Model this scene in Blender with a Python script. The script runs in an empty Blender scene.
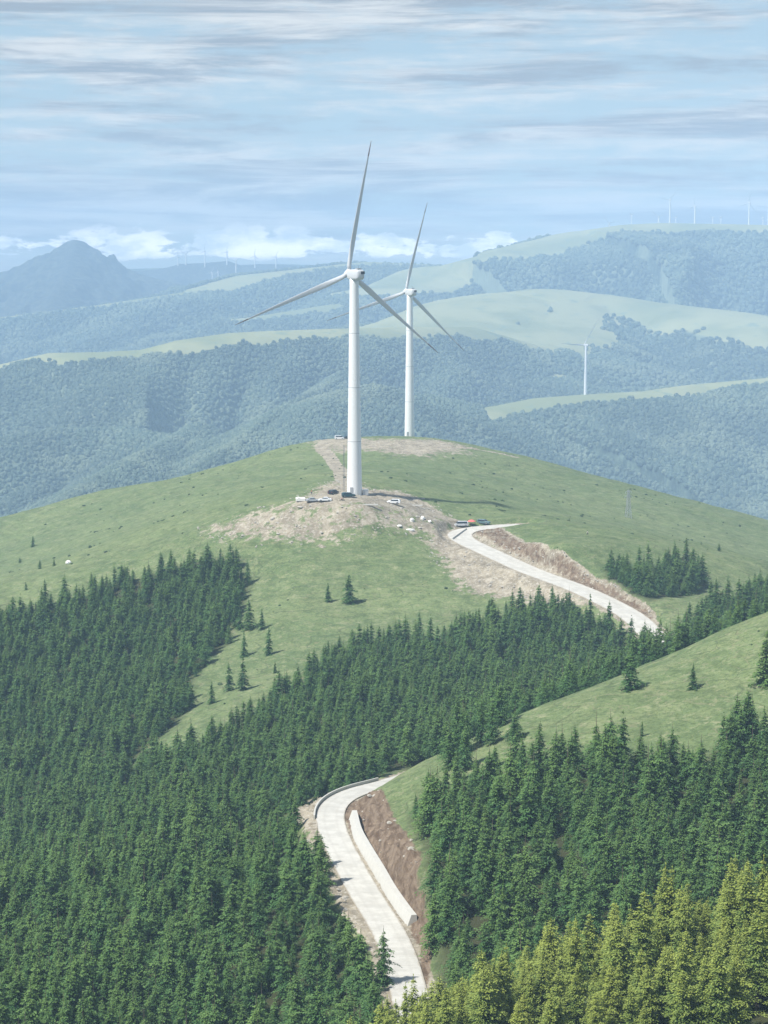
# hill country with wind turbines, winding concrete road and conifer woods
import bpy, bmesh, math, random
import numpy as np
from mathutils import Vector, Matrix
R = math.radians
F = 2000.0                       # focal length in pixels of the 768x1024 frame
PITCH = R(7.04)
CP, SP = math.cos(PITCH), math.sin(PITCH)

def P(px, py, Y):
    """world point at forward distance Y seen at pixel (px, py)"""
    z = -Y * math.tan(PITCH + math.atan((py - 512) / F))
    dep = Y * CP - z * SP
    return ((px - 384) / F * dep, Y, z)
def plan(px, Y):                 # bearing + distance -> plan position (bearing taken at z = -0.2 Y)
    return ((px - 384) / F * Y * (CP + 0.2 * SP), Y)
def proj(x, y, z):
    dep = y * CP - z * SP
    return 384 + F * x / dep, 512 - F * (y * SP + z * CP) / dep

# ---------------------------------------------------------------- noise
_rng = np.random.RandomState(7)
_G = _rng.rand(256, 256) * 2 * math.pi
_GX, _GY = np.cos(_G), np.sin(_G)
def perlin(x, y):
    xi = np.floor(x).astype(np.int64); yi = np.floor(y).astype(np.int64)
    xf = x - xi; yf = y - yi
    u = xf * xf * xf * (xf * (xf * 6 - 15) + 10); v = yf * yf * yf * (yf * (yf * 6 - 15) + 10)
    def g(i, j):
        a = (xi + i) & 255; b = (yi + j) & 255
        return _GX[a, b] * (xf - i) + _GY[a, b] * (yf - j)
    n0 = g(0, 0) * (1 - u) + g(1, 0) * u
    n1 = g(0, 1) * (1 - u) + g(1, 1) * u
    return (n0 * (1 - v) + n1 * v) * 1.5
def fbm(x, y, octv=4, gain=0.5):
    s = 0; a = 1.0; f = 1.0
    for k in range(octv):
        s = s + a * perlin(x * f + 17.3 * k, y * f - 9.1 * k); a *= gain; f *= 2.03
    return s
def sstep(a, b, x):
    t = np.clip((x - a) / (b - a), 0, 1); return t * t * (3 - 2 * t)

# ---------------------------------------------------------------- near hills: thin plate through surveyed points
CTRL = [
 # lower road corridor
 (409,990,308),(386,930,341),(349,864,376),(330,812,414),(358,791,434),(385,784,440),
 # turbine pad and its rocky front
 (300,498,792),(330,497,800),(360,496,802),(400,502,798),(430,511,802),(445,517,797),(350,486,830),(300,488,845),
 (240,512,790),(300,505,772),(360,508,765),(410,515,776),(430,524,775),
 (205,540,772),(260,545,756),(320,545,753),(380,540,754),(420,538,760),
 # upper road
 (458,532,775),(488,553,745),(533,574,708),(574,587,690),(610,603,668),(644,628,645),(505,527,782),
 # meadow below the pad
 (200,560,755),(250,575,740),(300,560,737),(300,600,697),(350,600,697),(400,560,738),(430,580,716),(450,600,695),(480,590,705),
 (280,650,650),(230,700,600),(200,740,562),(330,640,655),(400,650,650),
 (480,640,645),(550,640,640),
 # middle wood and the ravine behind the near hump
 (420,700,565),(350,740,525),(300,780,482),(250,780,496),(180,805,492),(100,835,492),(0,880,482),(500,700,560),(560,690,575),
 (0,800,570),(100,765,575),(0,700,645),(100,680,662),(0,620,735),(100,600,740),(200,572,748),(-150,640,740),(-150,800,580),(-150,900,480),
 # shoulder crest on the left and the dip behind
 (0,582,830),(68,562,825),(130,544,820),(198,526,808),(-150,620,840),
 (0,572,960),(0,545,1080),(100,535,980),(200,508,960),(-150,570,1080),
 # dome with the second turbine
 (-300,600,1000),(-150,555,1150),(0,520,1150),(100,492,1170),(200,472,1180),(320,440,1180),(370,438,1210),(411,437,1230),(470,447,1230),(600,478,1200),(700,502,1150),(768,524,1100),(900,560,1050),
 (250,486,950),(340,470,960),(400,478,920),(450,490,920),(550,505,950),(650,528,950),(768,560,900),(900,590,880),
 (345,448,1120),(430,455,1100),(520,478,1080),
 # mound right of the upper road
 (600,548,722),(562,546,716),(612,578,684),(652,602,662),(650,534,822),(525,522,792),(600,525,806),(745,560,768),(768,598,705),(650,590,692),(700,585,702),(900,600,720),(720,552,770),
 # right hill
 (386,781,428),(395,774,434),(407,767,436),(395,812,400),(412,835,376),(430,862,352),(445,905,330),(420,764,432),(465,742,434),(511,721,436),(570,697,446),(633,672,457),(701,640,467),(768,612,474),(850,578,482),(1000,530,490),
 (700,682,430),(768,702,410),(600,712,422),(520,762,400),(768,762,380),(768,842,340),(768,922,300),(650,802,365),(650,882,325),(550,832,360),(550,902,330),(480,862,350),(480,942,320),(432,965,316),(600,962,300),
 (900,640,420),(900,760,360),(900,880,310),
 # behind the right hill
 (768,655,545),(700,675,540),(620,700,525),(540,722,505),(470,742,490),(900,625,560),
 # near spur under the bright trees
 (700,992,240),(768,982,235),(620,1003,243),(560,1015,247),(500,1040,252),(450,1062,262),(900,960,230),
 # near hump left of the road
 (270,838,430),(200,840,432),(100,872,428),(0,905,425),(290,852,400),(300,930,350),(200,930,360),(100,950,360),(0,968,360),(300,1000,320),(300,1062,300),(200,1062,308),(0,1062,312),(395,1062,290),
 (-150,990,350),(-150,930,430),
]
def _ctrl_world():
    pts = [P(*c) for c in CTRL]
    for a, z in ((-1, -28), (0, -2.0), (1, -22)): pts.append((a * 45.0, 0.0, z))
    for a in (-1, 0, 1): pts.append((a * 45.0, -80.0, -2.0 - 6 * abs(a)))
    for x, y, z in ((0,35,-17),(-40,50,-38),(40,50,-32),(0,100,-52),(-50,110,-70),(50,100,-56),(-60,180,-98),(0,180,-88),(60,180,-80),(-45,240,-113),(0,225,-101),(30,205,-90),(85,190,-78)):
        pts.append((x, y, z))
    for px in (-300, -100, 100, 300, 500, 700, 900, 1068):
        e = abs(px - 384) / 384 * 60
        x, y = plan(px, 1480); pts.append((x, y, -225 - e))
        x, y = plan(px, 1800); pts.append((x, y, -395 - e))
    pts.append((*plan(-300, 700), -165)); pts.append((*plan(-300, 430), -165)); pts.append((*plan(-300, 300), -150))
    pts.append((*plan(1068, 700), -110)); pts.append((*plan(1068, 560), -90)); pts.append((*plan(1068, 300), -80))
    return np.array(pts)
_CW = _ctrl_world()
_S = 400.0
def _tps(r2): return 0.5 * r2 * np.log(r2 + 1e-12)
def _fit():
    X = _CW[:, :2] / _S; n = len(X)
    d2 = ((X[:, None] - X[None]) ** 2).sum(-1)
    K = _tps(d2) + np.eye(n) * 2e-4
    Pm = np.hstack([np.ones((n, 1)), X])
    A = np.zeros((n + 3, n + 3)); A[:n, :n] = K; A[:n, n:] = Pm; A[n:, :n] = Pm.T
    b = np.concatenate([_CW[:, 2], np.zeros(3)])
    return np.linalg.solve(A, b), X
_W, _X = _fit()
def rbf(x, y):
    sh = np.shape(x); x = np.ravel(x) / _S; y = np.ravel(y) / _S
    out = np.empty(len(x)); n = len(_X)
    for i in range(0, len(x), 40000):
        xx = x[i:i+40000]; yy = y[i:i+40000]
        d2 = (xx[:, None] - _X[None, :, 0]) ** 2 + (yy[:, None] - _X[None, :, 1]) ** 2
        out[i:i+40000] = _tps(d2) @ _W[:n] + _W[n] + _W[n+1] * xx + _W[n+2] * yy
    return out.reshape(sh)

# ---------------------------------------------------------------- road centre line
def smooth_line(pts, step=1.5):
    pts = np.array(pts, float)
    ext = np.vstack([2 * pts[0] - pts[1], pts, 2 * pts[-1] - pts[-2]])
    out = []
    for i in range(1, len(ext) - 2):
        p0, p1, p2, p3 = ext[i-1:i+3]
        n = max(2, int(np.linalg.norm(p2 - p1) / step))
        for k in range(n):
            t = k / n
            out.append(0.5 * ((2*p1) + (-p0+p2)*t + (2*p0-5*p1+4*p2-p3)*t*t + (-p0+3*p1-3*p2+p3)*t**3))
    out.append(ext[-2]); return np.array(out)
_ROAD = [(-24.,244.,-122.), (-10.,260.,-120.), (0.,275.,-117.5), P(416,1030,289), P(409,995,305), P(405,976,315), P(399,956,326), P(391,937,337), P(380,917,347), P(367,898,357), P(356,878,368), P(343.5,855,382), P(335.5,839,393), P(329.5,820,407), P(331,808,418), P(340,798,427), P(359,790,436), P(385,783.5,443), P(402,779.5,453),
         (15.,470.,-119.5), (27.,498.,-121), (52.,535.,-121), (76.,562.,-121), (89.,592.,-120.5), (88.5,620.,-119.5),
         P(644,628,645), P(633,616,655), P(610,603,668), P(574,587,690), P(533,572,712), P(488,552,748), P(465,541,765), P(457,534,777), P(470,528.5,786), P(498,526.3,790), P(522,525.5,794)]
ROAD = smooth_line(_ROAD, 1.5)
for _ in range(30):
    ROAD[1:-1] = (ROAD[:-2] + 2 * ROAD[1:-1] + ROAD[2:]) / 4
for _ in range(60):
    ROAD[1:-1, 2] = (ROAD[:-2, 2] + 2 * ROAD[1:-1, 2] + ROAD[2:, 2]) / 4
def road_half(y):                # half width: the upper stretch is wider
    return 3.0 + 1.9 * sstep(520, 680, y)
def near_line(x, y, L, maxd=60):
    """distance to polyline L, plus z of nearest point"""
    sh = np.shape(x); x = np.ravel(x); y = np.ravel(y)
    D = np.full(len(x), 1e9); Z = np.zeros(len(x))
    m = (x > L[:, 0].min() - maxd) & (x < L[:, 0].max() + maxd) & (y > L[:, 1].min() - maxd) & (y < L[:, 1].max() + maxd)
    xi = x[m]; yi = y[m]; d_ = np.full(len(xi), 1e9); z_ = np.zeros(len(xi))
    for i in range(0, len(xi), 20000):
        d2 = (xi[i:i+20000, None] - L[None, :, 0]) ** 2 + (yi[i:i+20000, None] - L[None, :, 1]) ** 2
        k = d2.argmin(1); d_[i:i+20000] = np.sqrt(d2[np.arange(len(k)), k])
        if L.shape[1] > 2: z_[i:i+20000] = L[k, 2]
    D[m] = d_; Z[m] = z_
    return D.reshape(sh), Z.reshape(sh)

# ---------------------------------------------------------------- far ranges: crest lines (px, py, distance), meadow half width, slope, gullies
FARK = .77
RIDGES = [
 # left plateau
 dict(c=[(-300,415,4300),(-60,377,4100),(0,365,4000),(50,353,3950),(100,352,3900),(140,350,3900),(175,341,3900),(230,333,3950),(270,331,4000),(330,329,4100),(400,327,4250),(470,327,4450),(530,345,4600)], w=85, s=.47, g=175, gs=270, m=76),
 dict(c=[(-200,455,3350),(0,440,3350),(60,430,3400),(120,430,3400),(170,438,3300),(240,448,3100)], w=30, s=.5, g=105, gs=210, m=0),
 dict(c=[(345,372,3800),(310,395,3500),(270,416,3150),(235,445,2950),(200,468,2750),(150,505,2500)], w=8, s=.62, g=22, gs=140, m=0),
 dict(c=[(200,425,3400),(165,445,3150),(130,462,2950),(100,482,2800),(50,514,2600)], w=15, s=.55, g=22, gs=140, m=0),
 dict(c=[(270,432,3050),(300,412,3200),(340,394,3300),(375,387,3350),(420,397,3400),(470,406,3600)], w=40, s=.45, g=25, gs=170, m=0),
 # right spur with third turbine
 dict(c=[(385,455,3250),(430,433,3300),(460,418,3450),(500,406,3600),(540,398,3650),(587,394.5,3676),(650,391,3700),(700,384,3800),(768,378,3800),(920,368,3900)], w=60, s=.45, g=85, gs=270, m=52),
 # lit meadow hill behind it
 dict(c=[(380,340,4700),(430,318,4950),(470,301,5200),(500,293,5400),(545,289,5500),(600,294,5500),(650,302,5400),(700,308,5300),(768,318,5100),(950,340,5000)], w=260, s=.42, g=130, gs=330, m=250),
 dict(c=[(545,289,5500),(520,318,5050),(500,340,4750),(470,352,4550)], w=220, s=.36, g=40, gs=300, m=230),
 # long ridge with the turbine row
 dict(c=[(400,285,8300),(440,266,8500),(470,258,8500),(500,250,8500),(540,241,8600),(580,231,8700),(620,225,8700),(660,223,8700),(720,224,8600),(768,225,8500),(1000,232,8500)], w=420, s=.33, g=230, gs=420, m=300),
 dict(c=[(-100,330,8300),(100,305,8300),(200,290,8400),(260,274,8700),(330,266,9000),(370,262,9200),(440,265,9300),(560,262,9500)], w=250, s=.30, g=190, gs=420, m=130),
 dict(c=[(250,318,6800),(330,305,7000),(420,300,7200),(480,290,7400)], w=120, s=.3, g=50, gs=300, m=110),
 # pointed peak
 dict(c=[(-400,300,11000),(-100,285,10300),(-40,279,10000),(0,272,9900),(25,267,9850),(44,260,9800),(57,248,9800),(67,241.5,9800),(75,239.5,9800),(85,242,9800),(96,251,9800),(108,261,9800),(122,269,9800),(150,277,9700),(210,292,9500)], w=5, s=.58, g=130, gs=300, m=0, crag=24),
 dict(c=[(75,243,9800),(60,290,8900),(40,330,8100)], w=20, s=.45, g=90, gs=240, m=0, crag=18),
 # far blue chain with small turbines
 dict(c=[(0,290,11000),(100,283,11100),(140,271,11200),(165,268,11200),(180,264,11200),(205,263,11200),(228,261,11200),(243,266,11200),(258,264,11200),(285,265,11200),(310,268,11300),(345,268,11300),(420,268,11300),(520,266,11400)], w=50, s=.32, g=110, gs=450, m=0),
 dict(c=[(100,270,12100),(270,264,12150),(320,265,12150),(420,266,12100)], w=200, s=.2, g=60, gs=700, m=0),
]
for r in RIDGES:
    if r['c'][2][2] > 6500: r['c'] = [(a, b, Y_ * FARK if Y_ > 7400 else Y_ * .87) for a, b, Y_ in r['c']]; r['w'] *= FARK; r['m'] *= FARK
    r['w3'] = np.array([P(*c) for c in r['c']])
FLOOR = -540.0
def far(x, y):
    """height and meadow mask of the far ranges"""
    z = np.full(np.shape(x), FLOOR) + 25 * fbm(x / 500, y / 500, 3)
    mead = np.zeros(np.shape(x)); IDX = np.full(np.shape(x), -1)
    for k, r in enumerate(RIDGES):
        L = r['w3']; best = np.full(np.shape(x), 1e9); zc = np.zeros(np.shape(x)); tt = np.zeros(np.shape(x)); acc = 0.0; end = np.zeros(np.shape(x))
        for i in range(len(L) - 1):
            a, b = L[i], L[i+1]; dx, dy = b[0]-a[0], b[1]-a[1]; l2 = dx*dx + dy*dy; l = math.sqrt(l2)
            t = np.clip(((x - a[0]) * dx + (y - a[1]) * dy) / l2, 0, 1)
            d = np.hypot(x - a[0] - t * dx, y - a[1] - t * dy)
            m = d < best
            best = np.where(m, d, best); zc = np.where(m, a[2] + t * (b[2] - a[2]), zc); tt = np.where(m, acc + t * l, tt); acc += l
        wv = r['w'] * (1 + 0.35 * perlin(x / 400 + k * 7, y / 900 + k))
        drop = r['s'] * (np.sqrt(best**2 + wv**2) - wv)
        cd = L[-1, :2] - L[0, :2]; cd = cd / np.linalg.norm(cd); tt = x * cd[0] + y * cd[1]
        gs = r['gs']; warp = 0.5 * perlin(x / (gs * 1.5) + k, y / (gs * 1.5))
        gl = np.abs(perlin(tt / gs + warp + 3.1 * k, best / (gs * 3.5) + k)) * 1.5 + 0.5 * np.abs(perlin(tt / (gs * .42) + warp, best / (gs * 1.6)))
        h = zc - drop + (np.minimum(gl, 1.0) - 0.82) * r['g'] * sstep(wv * .5, wv + gs * 1.2, best) * 1.15 - 0
        h = h + 0.012 * best * fbm(x / 90 + k, y / 90, 3) * 1.2
        if 'crag' in r: h = h + r['crag'] * (1 - 2.2*np.abs(perlin(x/120, y/160 + 4)) + .5*fbm(x/38, y/60, 3)) * sstep(8, 90, best) * (1 - sstep(900, 1700, best))
        hit = h > z
        edge = r['m'] * (1 + 0.25 * fbm(x / (gs * .8) + 5 * k, y / (gs * .8), 4))
        mm = 1 - sstep(edge * 0.86, edge * 1.16 + 1, best) if r['m'] else np.zeros(np.shape(x))
        IDX = np.where(hit, k, IDX); mead = np.where(hit, mm, mead); z = np.maximum(z, h)
    LAST['idx'] = IDX
    return z, mead
LAST = {}

PAD = P(360, 496, 804)
def near_raw(x, y):
    z = rbf(x, y)
    z = z + 0.9 * fbm(x / 38, y / 38, 4) * sstep(180, 300, y) + 4.6 * perlin(x / 40 + 3, y / 50) * sstep(290, 330, y) * (1 - sstep(440, 480, y)) * (1 - sstep(-25, -8, x))
    d, rz = near_line(x, y, ROAD)
    hw = road_half(y)
    k = 1 - sstep(hw + 1.0, hw + 5.2, d)
    return z * (1 - k) + (rz - 0.12) * k
def height(x, y):
    x = np.asarray(x, float); y = np.asarray(y, float)
    zn = near_raw(x, y)
    zn = zn + (-640 - zn) * sstep(1600, 2050, y)
    zf = np.full(x.shape, -2000.0); md = np.zeros(x.shape)
    m = y > 1500
    if m.any(): zf[m], md[m] = far(x[m], y[m])
    return np.maximum(zn, zf), md, zn > zf
_tabY = np.concatenate([np.arange(200, 1400, 1.0)])
def W(px, py, y0=200, y1=1400):
    """first hit of the ray through the pixel with the near ground: a world position"""
    t = math.tan(PITCH + math.atan((py - 512) / F)); Y = _tabY[(_tabY >= y0) & (_tabY < y1)]
    zr = -Y * t; xr = (px - 384) / F * (Y * CP - zr * SP)
    zt = near_raw(xr, Y); k = np.nonzero(zt >= zr)[0]
    i = int(k[0]) if len(k) else int(np.argmax(zt - zr))
    return float(xr[i]), float(Y[i]), float(zt[i])
def in_poly(x, y, poly):
    """signed: positive metres inside"""
    poly = np.array([p[:2] for p in poly], float); n = len(poly)
    ins = np.zeros(np.shape(x), bool); d = np.full(np.shape(x), 1e9)
    for i in range(n):
        a = poly[i]; b = poly[(i+1) % n]
        dx, dy = b - a; l2 = dx*dx + dy*dy + 1e-9
        t = np.clip(((x-a[0])*dx + (y-a[1])*dy)/l2, 0, 1)
        d = np.minimum(d, np.hypot(x-a[0]-t*dx, y-a[1]-t*dy))
        c = ((a[1] > y) != (b[1] > y)) & (x < (b[0]-a[0]) * (y-a[1]) / (b[1]-a[1] + 1e-12) + a[0])
        ins ^= c
    return np.where(ins, d, -d)
def WP(pts): return [W(*p) if len(p) == 2 else plan(p[0], p[1]) for p in pts]   # (px,py) or (bearing, distance, 0)
# tuning of air and exposure
HAZEC = (0.50, 0.725, 1.0, 1); HAZED = 1.5e-4; EXPO = 0.62
SKYC = [(2.9, 3.85, 4.25), (2.35, 2.6, 2.95), (5.9, 5.8, 5.55), (6, 6.6, 7.1), (14, 13.2, 12.4)]   # sky base, grey sheet, bright sheet, cumulus shade, cumulus top
# ================================================================ scene helpers
SC = bpy.context.scene
COL = SC.collection
def link(o, parent=None):
    COL.objects.link(o)
    if parent is not None: o.parent = parent
    return o
def mesh_obj(name, me, mats=(), parent=None):
    o = bpy.data.objects.new(name, me)
    for m in (mats if isinstance(mats, (list, tuple)) else [mats]): me.materials.append(m)
    return link(o, parent)
def tag(o, label=None, cat=None, group=None, kind=None):
    if label: o['label'] = label
    if cat: o['category'] = cat
    if group: o['group'] = group
    if kind: o['kind'] = kind
    return o
def empty(name, loc, rz=0, label=None, cat=None, group=None):
    o = bpy.data.objects.new(name, None); o.empty_display_size = 1
    o.location = loc; o.rotation_euler = (0, 0, rz); link(o); return tag(o, label, cat, group)
def np_mesh(name, verts, faces, smooth=False, mat_idx=None):
    """faces: int array (n,3|4) or list of such arrays"""
    me = bpy.data.meshes.new(name); v = np.asarray(verts, np.float32)
    if not isinstance(faces, list): faces = [faces]
    faces = [np.asarray(f, np.int32) for f in faces if len(f)]
    me.vertices.add(len(v)); me.vertices.foreach_set('co', v.ravel())
    nl = sum(f.size for f in faces); nf = sum(len(f) for f in faces)
    me.loops.add(nl); me.loops.foreach_set('vertex_index', np.concatenate([f.ravel() for f in faces]))
    me.polygons.add(nf)
    tot = np.concatenate([np.full(len(f), f.shape[1], np.int32) for f in faces])
    st = np.concatenate([[0], np.cumsum(tot)[:-1]]).astype(np.int32)
    me.polygons.foreach_set('loop_start', st); me.polygons.foreach_set('loop_total', tot)
    if mat_idx is not None: me.polygons.foreach_set('material_index', np.asarray(mat_idx, np.int32))
    me.polygons.foreach_set('use_smooth', np.full(nf, smooth)); me.update(calc_edges=True)
    return me
class MB:
    """collects simple solids into one mesh"""
    def __init__(s): s.v = []; s.f = []; s.m = []; s.mi = 0
    def add(s, vs, fs, M=None):
        o = len(s.v)
        for p in vs: s.v.append(tuple(M @ Vector(p)) if M else tuple(p))
        for f in fs: s.f.append([o + i for i in f]); s.m.append(s.mi)
    def box(s, c, d, M=None, taper=1.0):
        x, y, z = d[0]/2, d[1]/2, d[2]/2; t = taper
        vs = [(c[0]+a*x*(t if k else 1), c[1]+b*y*(t if k else 1), c[2]+(z if k else -z)) for k in (0, 1) for a, b in ((-1,-1),(1,-1),(1,1),(-1,1))]
        s.add(vs, [(3,2,1,0),(4,5,6,7),(0,1,5,4),(1,2,6,5),(2,3,7,6),(3,0,4,7)], M)
    def tube(s, p0, p1, r0, r1=None, n=6, cap=True):
        r1 = r0 if r1 is None else r1; p0 = Vector(p0); p1 = Vector(p1); d = (p1-p0).normalized()
        a = d.orthogonal().normalized(); b = d.cross(a)
        vs = [p + (a*math.cos(2*math.pi*i/n) + b*math.sin(2*math.pi*i/n))*r for p, r in ((p0, r0), (p1, r1)) for i in range(n)]
        fs = [(i, (i+1) % n, n+(i+1) % n, n+i) for i in range(n)]
        if cap: fs += [tuple(range(n-1, -1, -1)), tuple(range(n, 2*n))]
        s.add(vs, fs)
    def loft(s, rings, cap=True):
        n = len(rings[0]); vs = [p for r in rings for p in r]; fs = []
        for k in range(len(rings)-1):
            for i in range(n): fs.append((k*n+i, k*n+(i+1) % n, (k+1)*n+(i+1) % n, (k+1)*n+i))
        if cap: fs += [tuple(range(n-1, -1, -1)), tuple((len(rings)-1)*n + i for i in range(n))]
        s.add(vs, fs)
    def ball(s, c, r, seg=10, rings=7, sc=(1,1,1)):
        vs = [(c[0], c[1], c[2]-r*sc[2])]
        for j in range(1, rings):
            t = math.pi*j/rings
            for i in range(seg):
                p = 2*math.pi*i/seg
                vs.append((c[0]+r*sc[0]*math.sin(t)*math.cos(p), c[1]+r*sc[1]*math.sin(t)*math.sin(p), c[2]-r*sc[2]*math.cos(t)))
        vs.append((c[0], c[1], c[2]+r*sc[2])); fs = []
        for i in range(seg):
            fs.append((0, 1+(i+1) % seg, 1+i)); top = len(vs)-1; b = 1+(rings-2)*seg
            fs.append((b+i, b+(i+1) % seg, top))
        for j in range(rings-2):
            for i in range(seg):
                a = 1+j*seg; fs.append((a+i, a+(i+1) % seg, a+seg+(i+1) % seg, a+seg+i))
        s.add(vs, fs)
    def build(s, name, mats, parent=None, smooth=False, bevel=0):
        me = bpy.data.meshes.new(name); me.from_pydata(s.v, [], s.f)
        me.polygons.foreach_set('material_index', s.m); 
        me.polygons.foreach_set('use_smooth', [smooth]*len(s.f)); me.update()
        o = mesh_obj(name, me, mats, parent)
        if bevel:
            b = o.modifiers.new('bevel', 'BEVEL'); b.width = bevel; b.segments = 2; b.limit_method = 'ANGLE'
        return o

# ================================================================ materials
class NT:
    def __init__(s, nt): s.nt = nt; s.n = nt.nodes; s.l = nt.links
    def new(s, t, **kw):
        n = s.n.new(t)
        for k, v in kw.items():
            if k.startswith('i_'):
                key = k[2:]; key = int(key) if key.isdigit() else key.replace('_', ' ')
                s.set(n.inputs[key], v)
            else: setattr(n, k, v)
        return n
    def set(s, sock, v):
        if isinstance(v, bpy.types.NodeSocket): s.l.new(v, sock)
        else:
            if isinstance(v, tuple) and len(v) == 3 and sock.type == 'RGBA': v = v + (1,)
            sock.default_value = v
    def math(s, op, a, b=0.0, c=None, clamp=False):
        n = s.n.new('ShaderNodeMath'); n.operation = op; n.use_clamp = clamp
        s.set(n.inputs[0], a); s.set(n.inputs[1], b)
        if c is not None: s.set(n.inputs[2], c)
        return n.outputs[0]
    def vmath(s, op, a, b):
        n = s.n.new('ShaderNodeVectorMath'); n.operation = op; s.set(n.inputs[0], a); s.set(n.inputs[1], b); return n.outputs[0]
    def mix(s, f, a, b, mode='MIX'):
        n = s.n.new('ShaderNodeMix'); n.data_type = 'RGBA'; n.blend_type = mode; n.clamp_factor = True
        s.set(n.inputs[0], f); s.set(n.inputs[6], a); s.set(n.inputs[7], b); return n.outputs[2]
    def noise(s, vec, scale, detail=4, rough=0.55, out=0, dist=0.0):
        n = s.n.new('ShaderNodeTexNoise'); n.inputs['Scale'].default_value = scale; n.inputs['Detail'].default_value = detail
        n.inputs['Roughness'].default_value = rough; n.inputs['Distortion'].default_value = dist
        if vec is not None: s.l.new(vec, n.inputs['Vector'])
        return n.outputs[out]
    def ramp(s, f, a, b, lo=0.0, hi=1.0):
        n = s.n.new('ShaderNodeMapRange'); n.interpolation_type = 'SMOOTHSTEP'
        s.set(n.inputs[0], f); n.inputs[1].default_value = a; n.inputs[2].default_value = b; n.inputs[3].default_value = lo; n.inputs[4].default_value = hi
        return n.outputs[0]
def new_mat(name):
    m = bpy.data.materials.new(name); m.use_nodes = True
    t = NT(m.node_tree); t.n.clear(); out = t.n.new('ShaderNodeOutputMaterial')
    b = t.n.new('ShaderNodeBsdfPrincipled'); t.l.new(b.outputs[0], out.inputs[0]); t.b = b; t.out = out
    return m, t
def plain(name, col, rough=0.6, metal=0.0, var=0.12, scale=3.0, spec=0.5):
    m, t = new_mat(name); tc = t.new('ShaderNodeTexCoord').outputs['Object']
    f = t.noise(tc, scale, 5)
    t.set(t.b.inputs['Base Color'], t.mix(f, tuple(c*(1-var) for c in col), tuple(min(1, c*(1+var)) for c in col)))
    t.b.inputs['Roughness'].default_value = rough; t.b.inputs['Metallic'].default_value = metal
    t.b.inputs['Specular IOR Level'].default_value = spec
    return m

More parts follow.
